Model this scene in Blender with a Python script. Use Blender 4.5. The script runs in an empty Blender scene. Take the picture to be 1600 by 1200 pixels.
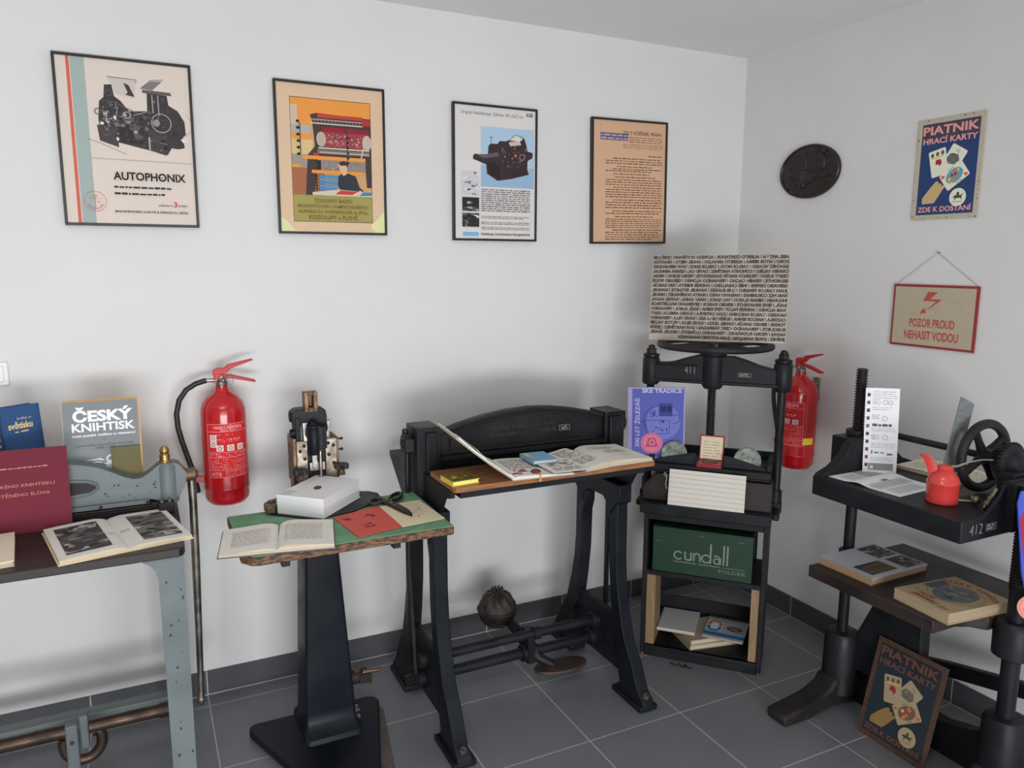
import bpy, bmesh, math, random
from mathutils import Vector, Matrix, Euler
PI = math.pi
scene = bpy.context.scene
COL = scene.collection
V = Vector

# ------------------------------------------------------------------ camera
cam_d = bpy.data.cameras.new('camera'); cam = bpy.data.objects.new('camera', cam_d); COL.objects.link(cam)
cam_d.sensor_width = 36.0; cam_d.lens = 36.0 * 1191.8 / 1600.0; cam_d.clip_start = 0.05
YAW, PIT, ROL = 0.4562, 0.1599, 0.0047
fwd = V((math.sin(YAW) * math.cos(PIT), math.cos(YAW) * math.cos(PIT), -math.sin(PIT)))
rgt = V((math.cos(YAW), -math.sin(YAW), 0)); upv = rgt.cross(fwd)
r2 = math.cos(ROL) * rgt + math.sin(ROL) * upv; u2 = -math.sin(ROL) * rgt + math.cos(ROL) * upv
cam.matrix_world = Matrix(((r2.x, u2.x, -fwd.x, -2.720), (r2.y, u2.y, -fwd.y, -2.985), (r2.z, u2.z, -fwd.z, 1.674), (0, 0, 0, 1)))
scene.camera = cam

# ------------------------------------------------------------------ world, daylight, exposure
w = bpy.data.worlds.new('world'); scene.world = w; w.use_nodes = True
w.node_tree.nodes['Background'].inputs[0].default_value = (0.75, 0.87, 1.0, 1)
w.node_tree.nodes['Background'].inputs[1].default_value = 1.0
def area(name, loc, size, sy, rot, power, colr, spread=PI):
    l = bpy.data.lights.new(name, 'AREA'); l.shape = 'RECTANGLE'; l.size = size; l.size_y = sy
    l.energy = power; l.color = colr; l.spread = spread
    o = bpy.data.objects.new(name, l); COL.objects.link(o); o.location = loc; o.rotation_euler = rot
    return o
# daylight through the glazed front wall (behind the camera): sky from above, sunlit ground from below
area('daylight_sky', (-2.9, -5.46, 1.62), 3.0, 1.15, (math.radians(74), 0, 0), 32, (1.0, 0.985, 0.965))
area('daylight_ground', (-2.9, -5.46, 0.50), 3.0, 0.8, (math.radians(90), 0, 0), 140, (0.95, 0.966, 1.0))
# a second glazed opening in the right wall, beyond the picture
area('daylight_side_sky', (0.16, -3.35, 1.62), 1.15, 1.7, (0, math.radians(72), 0), 24, (0.97, 0.985, 1.0))
area('daylight_side_ground', (0.16, -3.35, 0.55), 0.9, 1.7, (0, math.radians(108), 0), 22, (1.0, 0.985, 0.97))
area('added_overhead_fill', (-2.8, -2.7, 2.60), 1.3, 0.6, (0, 0, 0), 17, (1.0, 0.985, 0.96))  # added overhead light without a fixture, to brighten floor and table tops
scene.view_settings.view_transform = 'Standard'; scene.view_settings.look = 'None'
scene.view_settings.gamma = 1.0; scene.view_settings.use_curve_mapping = False
scene.view_settings.exposure = 0.0

# ------------------------------------------------------------------ materials
def s2l(c):
    c = c / 255.0
    return c / 12.92 if c <= 0.04045 else ((c + 0.055) / 1.055) ** 2.4
_m = {}
def flat(c, rough=0.75, metal=0.0, gain=1.3):
    """plain print / paper colour from its look in 0-255"""
    key = (tuple(c), rough, metal, gain)
    lum = 0.3 * c[0] + 0.59 * c[1] + 0.11 * c[2]; c = [k + (lum - k) * 0.10 for k in c]
    if key in _m: return _m[key]
    m = bpy.data.materials.new('tone_%d_%d_%d' % tuple(int(k) for k in c)); m.use_nodes = True
    b = m.node_tree.nodes['Principled BSDF']
    b.inputs['Base Color'].default_value = tuple(min(0.92, s2l(k) * gain) for k in c) + (1,)
    b.inputs['Roughness'].default_value = rough; b.inputs['Metallic'].default_value = metal
    b.inputs['Specular IOR Level'].default_value = 0.3
    _m[key] = m
    return m
def pm(name, c1, c2=None, rough=0.5, rough2=None, metal=0.0, scale=20, lo=0.4, hi=0.6, bump=0.0, bscale=None, detail=4, stretch=(1, 1, 1), spec=0.5, coat=0.0):
    m = bpy.data.materials.new(name); m.use_nodes = True; n = m.node_tree.nodes; l = m.node_tree.links
    b = n['Principled BSDF']; b.inputs['Metallic'].default_value = metal; b.inputs['Specular IOR Level'].default_value = spec
    b.inputs['Coat Weight'].default_value = coat
    tc = n.new('ShaderNodeTexCoord'); mp = n.new('ShaderNodeMapping'); mp.inputs['Scale'].default_value = stretch
    l.new(tc.outputs['Object'], mp.inputs['Vector'])
    nz = n.new('ShaderNodeTexNoise'); nz.inputs['Scale'].default_value = scale; nz.inputs['Detail'].default_value = detail
    l.new(mp.outputs[0], nz.inputs['Vector'])
    mr = n.new('ShaderNodeMapRange'); mr.inputs['From Min'].default_value = lo; mr.inputs['From Max'].default_value = hi
    l.new(nz.outputs['Fac'], mr.inputs['Value'])
    mx = n.new('ShaderNodeMix'); mx.data_type = 'RGBA'
    mx.inputs['A'].default_value = tuple(c1) + (1,); mx.inputs['B'].default_value = tuple(c2 or c1) + (1,)
    l.new(mr.outputs[0], mx.inputs['Factor']); l.new(mx.outputs['Result'], b.inputs['Base Color'])
    rr = n.new('ShaderNodeMapRange'); rr.inputs['To Min'].default_value = rough; rr.inputs['To Max'].default_value = rough if rough2 is None else rough2
    l.new(mr.outputs[0], rr.inputs['Value']); l.new(rr.outputs[0], b.inputs['Roughness'])
    if bump:
        nb = n.new('ShaderNodeTexNoise'); nb.inputs['Scale'].default_value = bscale or scale * 3; nb.inputs['Detail'].default_value = 3
        l.new(mp.outputs[0], nb.inputs['Vector'])
        bp = n.new('ShaderNodeBump'); bp.inputs['Strength'].default_value = bump; bp.inputs['Distance'].default_value = 0.003
        l.new(nb.outputs['Fac'], bp.inputs['Height']); l.new(bp.outputs[0], b.inputs['Normal'])
    return m
WALL = pm('wall_paint', (0.80, 0.792, 0.775), (0.78, 0.773, 0.757), 0.9, scale=3, bump=0.05, bscale=350)
CEIL = pm('ceiling_paint', (0.88, 0.875, 0.86), (0.86, 0.855, 0.84), 0.92, scale=3)
IRON = pm('black_painted_iron', (0.008, 0.009, 0.011), (0.013, 0.014, 0.017), 0.42, 0.55, spec=0.3, scale=9, bump=0.12, bscale=140)
IRON2 = pm('dark_worn_iron', (0.013, 0.012, 0.012), (0.024, 0.020, 0.018), 0.45, 0.6, spec=0.32, scale=14, bump=0.15, bscale=120)
NAVY = pm('blue_black_enamel', (0.006, 0.008, 0.013), (0.011, 0.013, 0.019), 0.40, 0.52, spec=0.2, scale=7, bump=0.1, bscale=90)
BEDM = pm('brown_black_iron_bed', (0.022, 0.016, 0.015), (0.036, 0.026, 0.023), 0.38, 0.5, spec=0.35, scale=7, bump=0.05)
GREYP = pm('grey_blue_machine_paint', (0.120, 0.145, 0.148), (0.150, 0.177, 0.180), 0.42, 0.55, scale=6, bump=0.12, bscale=60)
CHIP = pm('paint_chip', (0.03, 0.025, 0.022), None, 0.7)
STEEL = pm('worn_steel', (0.42, 0.40, 0.37), (0.28, 0.25, 0.22), 0.36, 0.5, metal=1.0, scale=30)
PLATE = pm('tarnished_steel_plate', (0.50, 0.43, 0.34), (0.33, 0.27, 0.21), 0.45, 0.6, metal=0.85, scale=35)
LEVER = pm('dark_polished_steel', (0.20, 0.17, 0.15), (0.28, 0.25, 0.22), 0.32, 0.45, metal=1.0, scale=25)
BRASS = pm('brass', (0.50, 0.31, 0.12), (0.36, 0.21, 0.08), 0.3, 0.45, metal=1.0, scale=40)
BRONZE = pm('old_bronze', (0.23, 0.145, 0.09), (0.15, 0.095, 0.06), 0.42, 0.6, metal=0.8, scale=30)
RODB = pm('brown_oiled_steel', (0.095, 0.060, 0.040), (0.048, 0.035, 0.029), 0.4, 0.55, metal=0.7, scale=15)
RED = pm('red_lacquer', (0.50, 0.009, 0.013), (0.47, 0.008, 0.012), 0.2, scale=3, coat=0.3)
OILRED = pm('oil_can_red', (0.66, 0.055, 0.045), (0.60, 0.045, 0.04), 0.28, scale=5, coat=0.3)
RUBBER = pm('black_rubber', (0.016, 0.016, 0.017), None, 0.5)
WOOD = pm('honey_wood_board', (0.36, 0.15, 0.055), (0.22, 0.085, 0.03), 0.35, 0.45, scale=5, stretch=(2, 22, 22), bump=0.1, coat=0.2)
EDGEW = pm('worn_board_edge', (0.22, 0.105, 0.045), (0.05, 0.03, 0.02), 0.6, 0.7, scale=45, stretch=(1, 1, 3), lo=0.42, hi=0.58, bump=0.3)
TANW = pm('pale_wood', (0.31, 0.20, 0.105), (0.25, 0.155, 0.08), 0.55, scale=6, stretch=(20, 20, 2))
GREENC = pm('green_baize', (0.165, 0.345, 0.200), (0.130, 0.285, 0.160), 0.8, scale=18, bump=0.15, bscale=400)
BOXG = pm('dark_green_painted_tin', (0.008, 0.045, 0.020), (0.006, 0.033, 0.015), 0.45, 0.6, scale=14, detail=6, lo=0.3, hi=0.7, bump=0.06)
PAPER = pm('page_paper', (0.80, 0.765, 0.70), (0.77, 0.735, 0.665), 0.85, scale=10)
EDGE = pm('page_edges', (0.66, 0.56, 0.42), (0.50, 0.40, 0.28), 0.85, scale=6, stretch=(1, 1, 120))
EDGEWH = pm('white_page_edges', (0.80, 0.80, 0.79), (0.74, 0.74, 0.73), 0.8, scale=6, stretch=(1, 1, 120))
WHITE = pm('white_cover', (0.86, 0.86, 0.86), None, 0.5)
LEATHER = pm('wrinkled_dark_leather', (0.020, 0.015, 0.013), (0.038, 0.028, 0.022), 0.5, 0.65, scale=25, bump=0.4, bscale=60)
RUST = pm('rusty_iron', (0.11, 0.055, 0.03), (0.035, 0.025, 0.02), 0.7, scale=40, bump=0.3)
MEDAL = pm('blackened_bronze_relief', (0.022, 0.018, 0.018), (0.032, 0.026, 0.025), 0.36, 0.5, metal=0.3, scale=25, bump=0.5, bscale=45)
PEWTER = pm('grey_green_cast_medal', (0.30, 0.33, 0.29), (0.16, 0.18, 0.16), 0.55, 0.65, metal=0.3, scale=55, bump=0.5, bscale=90)
SLATE = pm('grey_slate', (0.21, 0.225, 0.23), (0.17, 0.182, 0.187), 0.8, scale=30, stretch=(1, 1, 4), bump=0.3, bscale=60)
PLASTIC = pm('white_switch_plastic', (0.82, 0.82, 0.80), None, 0.35)
FRAMEB = pm('black_picture_frame', (0.014, 0.012, 0.012), None, 0.4)
WINF = pm('window_frame_white', (0.75, 0.75, 0.74), None, 0.4)

def tile_material(name='grey_floor_tiles', k=1.0):
    m = bpy.data.materials.new(name); m.use_nodes = True; n = m.node_tree.nodes; l = m.node_tree.links
    b = n['Principled BSDF']; g = n.new('ShaderNodeNewGeometry'); sp = n.new('ShaderNodeSeparateXYZ'); l.new(g.outputs['Position'], sp.inputs[0])
    nsep = n.new('ShaderNodeSeparateXYZ'); l.new(g.outputs['Normal'], nsep.inputs[0])
    def mt(op, a, c=None):
        k = n.new('ShaderNodeMath'); k.operation = op
        for i, q in enumerate((a, c)):
            if q is None: continue
            if isinstance(q, (int, float)): k.inputs[i].default_value = q
            else: l.new(q, k.inputs[i])
        return k.outputs[0]
    def line(out, off, T):
        f = mt('FRACT', mt('ADD', mt('DIVIDE', mt('SUBTRACT', out, off), T), 0.5))
        return mt('LESS_THAN', mt('MULTIPLY', mt('ABSOLUTE', mt('SUBTRACT', f, 0.5)), T), 0.0021)
    # a joint runs where the surface is not facing along that axis
    lx = mt('MULTIPLY', line(sp.outputs[0], -1.3828, 0.3961), mt('LESS_THAN', mt('ABSOLUTE', nsep.outputs[0]), 0.7))
    ly = mt('MULTIPLY', line(sp.outputs[1], -0.4946, 0.4047), mt('LESS_THAN', mt('ABSOLUTE', nsep.outputs[1]), 0.7))
    lz = mt('MULTIPLY', mt('LESS_THAN', sp.outputs[2], 0.004), mt('LESS_THAN', mt('ABSOLUTE', nsep.outputs[2]), 0.7))
    gr = mt('MAXIMUM', mt('MAXIMUM', lx, ly), lz)
    nz = n.new('ShaderNodeTexNoise'); nz.inputs['Scale'].default_value = 5; nz.inputs['Detail'].default_value = 8; l.new(g.outputs['Position'], nz.inputs['Vector'])
    cr = n.new('ShaderNodeMix'); cr.data_type = 'RGBA'; cr.inputs['A'].default_value = (0.160 * k, 0.164 * k, 0.180 * k, 1); cr.inputs['B'].default_value = (0.205 * k, 0.210 * k, 0.228 * k, 1); l.new(nz.outputs['Fac'], cr.inputs['Factor'])
    mx = n.new('ShaderNodeMix'); mx.data_type = 'RGBA'; mx.inputs['B'].default_value = (0.50, 0.49, 0.48, 1)
    l.new(cr.outputs['Result'], mx.inputs['A']); l.new(gr, mx.inputs['Factor']); l.new(mx.outputs['Result'], b.inputs['Base Color'])
    b.inputs['Roughness'].default_value = 0.40; b.inputs['Specular IOR Level'].default_value = 0.5
    nb = n.new('ShaderNodeTexNoise'); nb.inputs['Scale'].default_value = 160; l.new(g.outputs['Position'], nb.inputs['Vector'])
    bp = n.new('ShaderNodeBump'); bp.inputs['Strength'].default_value = 0.12; bp.inputs['Distance'].default_value = 0.002; l.new(nb.outputs['Fac'], bp.inputs['Height']); l.new(bp.outputs[0], b.inputs['Normal'])
    return m
TILE = tile_material(); BASE = tile_material('shade_toned_skirting_tiles', 0.42)  # skirting: same tile as the floor, its shaded upright look put into the colour

# ------------------------------------------------------------------ mesh builder
class MB:
    def __init__(self, mat=None, M=None):
        self.v = []; self.f = []; self.fm = []; self.mats = []; self.cur = 0; self.M = M or Matrix()
        if mat: self.m(mat)
    def m(self, mat):
        if mat not in self.mats: self.mats.append(mat)
        self.cur = self.mats.index(mat); return self
    def add(self, vs, fs):
        o = len(self.v); M = self.M
        self.v += [M @ V(p) for p in vs]
        for f in fs: self.f.append([i + o for i in f]); self.fm.append(self.cur)
        return self
    def box(self, x0, x1, y0, y1, z0, z1, M=None):
        p = [(x, y, z) for z in (z0, z1) for y in (y0, y1) for x in (x0, x1)]
        if M: p = [M @ V(q) for q in p]
        return self.add(p, [(0, 2, 3, 1), (4, 5, 7, 6), (0, 1, 5, 4), (2, 6, 7, 3), (0, 4, 6, 2), (1, 3, 7, 5)])
    def prism(self, pts, o, u, v, d):
        """2D outline in plane (o; u, v), pushed along vector d"""
        o, u, v, d = V(o), V(u), V(v), V(d); n = len(pts)
        a = [o + u * p[0] + v * p[1] for p in pts]
        if u.cross(v).dot(d) < 0: a.reverse()
        vs = a + [q + d for q in a]
        return self.add(vs, [list(range(n))[::-1], list(range(n, 2 * n))] + [(i, (i + 1) % n, n + (i + 1) % n, n + i) for i in range(n)])
    def tube(self, pts, r, n=12, caps=True, closed=False):
        pts = [V(p) for p in pts]; k = len(pts); rs = r if isinstance(r, (list, tuple)) else [r] * k
        vs = []; prev = None
        for i, p in enumerate(pts):
            if closed: t = pts[(i + 1) % k] - pts[i - 1]
            else: t = pts[min(i + 1, k - 1)] - pts[max(i - 1, 0)]
            t.normalize()
            if prev is None:
                a = V((0, 0, 1)) if abs(t.z) < 0.9 else V((1, 0, 0))
                e = t.cross(a).normalized()
            else:
                e = prev - t * prev.dot(t); e.normalize()
            prev = e; g = t.cross(e)
            vs += [p + (e * math.cos(2 * PI * j / n) + g * math.sin(2 * PI * j / n)) * rs[i] for j in range(n)]
        fs = []
        for i in range(k if closed else k - 1):
            b = ((i + 1) % k) * n
            fs += [(i * n + j, i * n + (j + 1) % n, b + (j + 1) % n, b + j) for j in range(n)]
        if caps and not closed: fs += [list(range(n))[::-1], list(range((k - 1) * n, k * n))]
        return self.add(vs, fs)
    def cyl(self, p0, p1, r0, r1=None, n=20): return self.tube([p0, p1], [r0, r0 if r1 is None else r1], n)
    def lathe(self, prof, o, ax=(0, 0, 1), n=28):
        """prof: (radius, height) pairs along axis ax from o"""
        o = V(o); ax = V(ax).normalized(); e = ax.cross(V((1, 0, 0)) if abs(ax.x) < 0.8 else V((0, 1, 0))).normalized(); g = ax.cross(e)
        vs = []; k = len(prof)
        for r, h in prof: vs += [o + ax * h + (e * math.cos(2 * PI * j / n) + g * math.sin(2 * PI * j / n)) * max(r, 1e-5) for j in range(n)]
        fs = [(i * n + j, i * n + (j + 1) % n, (i + 1) * n + (j + 1) % n, (i + 1) * n + j) for i in range(k - 1) for j in range(n)]
        fs += [list(range(n))[::-1], list(range((k - 1) * n, k * n))]
        return self.add(vs, fs)
    def sphere(self, c, r, n=16, sc=(1, 1, 1)):
        c = V(c); vs = []; fs = []
        for i in range(n // 2 + 1):
            a = PI * i / (n // 2)
            for j in range(n):
                b = 2 * PI * j / n
                vs.append(c + V((math.sin(a) * math.cos(b) * r * sc[0], math.sin(a) * math.sin(b) * r * sc[1], math.cos(a) * r * sc[2])))
        for i in range(n // 2):
            for j in range(n): fs.append((i * n + j, (i + 1) * n + j, (i + 1) * n + (j + 1) % n, i * n + (j + 1) % n))
        return self.add(vs, fs)
    def thread(self, p0, p1, r, pitch, depth, n=14):
        """a ribbed (threaded) bar"""
        p0, p1 = V(p0), V(p1); L = (p1 - p0).length; k = max(2, int(L / pitch)); prof = [(r - depth, 0)]
        for i in range(k):
            prof += [(r, (i + 0.35) * L / k), (r, (i + 0.55) * L / k), (r - depth, (i + 0.75) * L / k), (r - depth, (i + 1) * L / k)]
        return self.lathe(prof, p0, p1 - p0, n)

MW = {}
def thing(name, label, cat, loc=(0, 0, 0), rz=0.0, group=None):
    o = bpy.data.objects.new(name, None); COL.objects.link(o); o.empty_display_size = 0.05
    o.location = loc; o.rotation_euler = (0, 0, rz); MW[o] = Matrix.Translation(V(loc)) @ Matrix.Rotation(rz, 4, 'Z')
    o['label'] = label; o['category'] = cat
    if group: o['group'] = group
    return o
def finish(me, smooth, bevel, o):
    if smooth:
        me.polygons.foreach_set('use_smooth', [True] * len(me.polygons)); me.set_sharp_from_angle(angle=math.radians(38))
    if bevel:
        b = o.modifiers.new('edge_bevel', 'BEVEL'); b.width = bevel; b.segments = 2; b.limit_method = 'ANGLE'; b.angle_limit = math.radians(50); b.harden_normals = False
def part(name, mb, parent, world=True, bevel=0.0, smooth=True, label=None):
    inv = MW[parent].inverted() if world else Matrix()
    me = bpy.data.meshes.new(name); me.from_pydata([inv @ p for p in mb.v], [], mb.f)
    for m in mb.mats: me.materials.append(m)
    me.polygons.foreach_set('material_index', mb.fm); me.update(); me.validate()
    o = bpy.data.objects.new(name, me); COL.objects.link(o); o.parent = parent; MW[o] = MW[parent]
    finish(me, smooth, bevel, o)
    if label: o['label'] = label
    return o
def single(name, mb, label=None, cat=None, group=None, kind=None, bevel=0.0, smooth=True):
    xs = [p.x for p in mb.v]; ys = [p.y for p in mb.v]; zs = [p.z for p in mb.v]
    c = V(((min(xs) + max(xs)) / 2, (min(ys) + max(ys)) / 2, min(zs)))
    me = bpy.data.meshes.new(name); me.from_pydata([p - c for p in mb.v], [], mb.f)
    for m in mb.mats: me.materials.append(m)
    me.polygons.foreach_set('material_index', mb.fm); me.update(); me.validate()
    o = bpy.data.objects.new(name, me); COL.objects.link(o); o.location = c; MW[o] = Matrix.Translation(c)
    finish(me, smooth, bevel, o)
    if label: o['label'] = label
    if cat: o['category'] = cat
    if group: o['group'] = group
    if kind: o['kind'] = kind
    return o

# ------------------------------------------------------------------ printed matter
_tx = {}
def text_mesh(s, bold=0.0):
    k = (s, bold)
    if k in _tx: return _tx[k]
    cu = bpy.data.curves.new('lettering', 'FONT'); cu.body = s; cu.size = 1.0; cu.offset = bold; cu.resolution_u = 3
    ob = bpy.data.objects.new('lettering', cu); COL.objects.link(ob)
    dg = bpy.context.evaluated_depsgraph_get(); me = bpy.data.meshes.new_from_object(ob.evaluated_get(dg))
    vs = [(p.co.x, p.co.y) for p in me.vertices]; fs = [list(q.vertices) for q in me.polygons]
    bpy.data.objects.remove(ob); bpy.data.curves.remove(cu); bpy.data.meshes.remove(me)
    x0 = min(p[0] for p in vs); x1 = max(p[0] for p in vs)
    _tx[k] = ([(p[0] - x0, p[1]) for p in vs], fs, x1 - x0)
    return _tx[k]
class Art:
    """flat ink shapes in (u, v) metres, laid on a surface through map(u, v, height)"""
    def __init__(self, mb, mp, gain=1.3, du=None, base=2e-4, step=2.5e-5):
        self.mb = mb; self.mp = mp; self.k = 0; self.gain = gain; self.du = du; self.base = base; self.step = step
    def put(self, vs, fs, c):
        self.k += 1; h = self.base + self.k * self.step
        self.mb.m(c if not isinstance(c, tuple) else flat(c, gain=self.gain))
        self.mb.add([self.mp(p[0], p[1], h) for p in vs], fs); return self
    def poly(self, pts, c): return self.put(pts, [list(range(len(pts)))], c)
    def rect(self, u0, u1, v0, v1, c):
        if self.du and abs(u1 - u0) > self.du:
            k = int(abs(u1 - u0) / self.du) + 1
            vs = [(u0 + (u1 - u0) * i / k, v) for i in range(k + 1) for v in (v0, v1)]
            return self.put(vs, [(2 * i, 2 * i + 2, 2 * i + 3, 2 * i + 1) for i in range(k)], c)
        return self.poly([(u0, v0), (u1, v0), (u1, v1), (u0, v1)], c)
    def ell(self, cu, cv, ru, rv, c, n=28, rot=0):
        cr, sr = math.cos(rot), math.sin(rot)
        return self.poly([(cu + ru * math.cos(t) * cr - rv * math.sin(t) * sr, cv + ru * math.cos(t) * sr + rv * math.sin(t) * cr) for t in [2 * PI * i / n for i in range(n)]], c)
    def ring(self, cu, cv, r, wd, c, n=40, a0=0, a1=2 * PI, sv=1.0):
        vs = []
        for i in range(n + 1):
            t = a0 + (a1 - a0) * i / n
            for q in (r - wd / 2, r + wd / 2): vs.append((cu + q * math.cos(t), cv + q * math.sin(t) * sv))
        return self.put(vs, [(2 * i, 2 * i + 1, 2 * i + 3, 2 * i + 2) for i in range(n)], c)
    def line(self, pts, wd, c):
        for a, b in zip(pts[:-1], pts[1:]):
            d = V((b[0] - a[0], b[1] - a[1])); n = V((-d.y, d.x)).normalized() * wd / 2 if d.length else V((0, 0))
            self.poly([(a[0] - n.x, a[1] - n.y), (b[0] - n.x, b[1] - n.y), (b[0] + n.x, b[1] + n.y), (a[0] + n.x, a[1] + n.y)], c)
        return self
    def text(self, s, u, v, h, c, w=None, align='L', rot=0.0, bold=0.0, mirror=False, shear=0.0):
        """cap height h; w squeezes the line to a width"""
        vs, fs, tw = text_mesh(s, bold); k = h / 0.73; sx = k if w is None else w / tw; W = tw * sx
        off = {'L': 0, 'C': -W / 2, 'R': -W}[align]; cr, sr = math.cos(rot), math.sin(rot); out = []
        for x, y in vs:
            a = x * sx; b = y * k
            if mirror: a = W - a
            a += off + shear * b
            out.append((u + a * cr - b * sr, v + a * sr + b * cr))
        if mirror: fs = [f[::-1] for f in fs]
        return self.put(out, fs, c)
    def greek(self, u0, u1, v0, v1, lines, c, seed=1, th=0.42, ragged=0.15, word=None):
        """lines of print too small to read"""
        rnd = random.Random(seed); pitch = (v1 - v0) / lines; word = word or pitch * 2.2; vs = []; fs = []
        for i in range(lines):
            v = v1 - (i + 0.8) * pitch; u = u0; end = u1 - (rnd.random() ** 3) * ragged * (u1 - u0) * (3 if rnd.random() < 0.12 else 1)
            while u < end:
                L = min(word * rnd.uniform(0.5, 1.8), end - u); o = len(vs); hh = pitch * th * rnd.uniform(0.8, 1.15)
                vs += [(u, v), (u + L, v), (u + L, v + hh), (u, v + hh)]; fs.append((o, o + 1, o + 2, o + 3)); u += L + word * 0.28
        return self.put(vs, fs, c)
    def clutter(self, poly, n, cols, seed, smin, smax, lines=0.4):
        """small machine details scattered inside an outline"""
        rnd = random.Random(seed); us = [p[0] for p in poly]; vsx = [p[1] for p in poly]
        def inside(x, y):
            r = False; j = len(poly) - 1
            for i in range(len(poly)):
                a, b = poly[i], poly[j]
                if (a[1] > y) != (b[1] > y) and x < (b[0] - a[0]) * (y - a[1]) / (b[1] - a[1]) + a[0]: r = not r
                j = i
            return r
        done = 0; tries = 0
        while done < n and tries < n * 20:
            tries += 1; x = rnd.uniform(min(us), max(us)); y = rnd.uniform(min(vsx), max(vsx)); s = rnd.uniform(smin, smax)
            if not (inside(x - s, y) and inside(x + s, y) and inside(x, y + s) and inside(x, y - s)): continue
            done += 1; c = rnd.choice(cols); t = rnd.random()
            if t < lines: a = rnd.uniform(-0.3, 0.3) + rnd.choice([0, PI / 2]); self.line([(x - s * math.cos(a), y - s * math.sin(a)), (x + s * math.cos(a), y + s * math.sin(a))], s * 0.22, c)
            elif t < lines + 0.3: self.ell(x, y, s * 0.5, s * 0.5, c, 12)
            elif t < lines + 0.42: self.ring(x, y, s * 0.7, s * 0.16, c, 16)
            else: self.rect(x - s * 0.5, x + s * 0.5, y - s * 0.35, y + s * 0.35, c)
        return self
def plane_map(o, u, v):
    o, u, v = V(o), V(u).normalized(), V(v).normalized(); n = u.cross(v)
    return lambda a, b, h: o + u * a + v * b + n * h
def photo_art(A, u0, u1, v0, v1, seed, tones=((50, 44, 44), (66, 60, 60), (82, 77, 77), (104, 100, 99), (160, 156, 153)), n=26, back=1):
    """a printed black and white photograph: irregular overlapping tonal patches"""
    rnd = random.Random(seed); A.rect(u0, u1, v0, v1, tones[back]); W, H = u1 - u0, v1 - v0
    for i in range(n):
        cx, cy = rnd.uniform(u0, u1), rnd.uniform(v0, v1); a = rnd.uniform(-0.5, 0.5); L = W * rnd.uniform(0.05, 0.26); t = H * rnd.uniform(0.025, 0.11); c = rnd.choice(tones)
        pts = []
        for k in range(12):
            q = 2 * PI * k / 12; r = rnd.uniform(0.7, 1.25); x = L * r * math.cos(q); y = t * r * math.sin(q)
            pts.append((min(u1, max(u0, cx + x * math.cos(a) - y * math.sin(a))), min(v1, max(v0, cy + x * math.sin(a) + y * math.cos(a)))))
        A.poly(pts, c)

# ================================================================== THE ROOM
H = 2.642; XL = -7.0; YF = -5.4; T = 0.14
def struct(name, mb, bevel=0.0): return single(name, mb, kind='structure', bevel=bevel)
struct('floor', MB(TILE).box(XL - T, T, YF - T, T, -0.1, 0))
struct('ceiling', MB(CEIL).box(XL - T, T, YF - T, T, H, H + 0.1))
struct('wall_back', MB(WALL).box(XL - T, T, 0, T, 0, H))
wr = MB(WALL)                                           # right wall with a glazed opening behind the camera's shoulder
wr.box(0, T, -2.42, 0, 0, H); wr.box(0, T, YF, -4.28, 0, H); wr.box(0, T, -4.28, -2.42, 2.25, H); wr.box(0, T, -4.28, -2.42, 0, 0.05)
struct('wall_right', wr)
struct('wall_left', MB(WALL).box(XL - T, XL, YF - T, T, 0, H))
wf = MB(WALL); wf.box(XL, -4.45, YF - T, YF, 0, H); wf.box(-1.35, T, YF - T, YF, 0, H); wf.box(-4.45, -1.35, YF - T, YF, 2.25, H); wf.box(-4.45, -1.35, YF - T, YF, 0, 0.05)
struct('wall_front', wf)
def glass_mat():
    m = bpy.data.materials.new('window_glass'); m.use_nodes = True; n = m.node_tree.nodes; l = m.node_tree.links
    n.remove(n['Principled BSDF']); t = n.new('ShaderNodeBsdfTransparent'); g = n.new('ShaderNodeBsdfGlossy'); g.inputs['Roughness'].default_value = 0.02
    f = n.new('ShaderNodeFresnel'); f.inputs['IOR'].default_value = 1.4; x = n.new('ShaderNodeMixShader')
    l.new(f.outputs[0], x.inputs[0]); l.new(t.outputs[0], x.inputs[1]); l.new(g.outputs[0], x.inputs[2]); l.new(x.outputs[0], n['Material Output'].inputs[0])
    return m
GLASS = glass_mat()
w1 = MB(WINF)
for a, b in ((-4.28, -4.22), (-3.38, -3.32), (-2.48, -2.42)): w1.box(0.02, 0.08, a, b, 0.05, 2.25)
for a, b in ((0.05, 0.11), (2.19, 2.25)): w1.box(0.02, 0.08, -4.22, -2.48, a, b)
w1.m(GLASS).box(0.045, 0.05, -4.22, -2.48, 0.11, 2.19); struct('window_1', w1)
w2 = MB(WINF)
for a, b in ((-4.45, -4.39), (-3.43, -3.37), (-2.43, -2.37), (-1.41, -1.35)): w2.box(a, b, YF - 0.05, YF - 0.01, 0.05, 2.25)
for a, b in ((0.05, 0.11), (2.19, 2.25)): w2.box(-4.39, -1.41, YF - 0.05, YF - 0.01, a, b)
w2.m(GLASS).box(-4.39, -1.41, YF - 0.032, YF - 0.028, 0.11, 2.19); struct('window_2', w2)
BH = 0.0985
struct('baseboard_back', MB(BASE).box(XL, 0, -0.009, 0, 0, BH), 0.001)
struct('baseboard_right', MB(BASE).box(-0.009, 0, -2.42, -0.009, 0, BH), 0.001)

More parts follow.
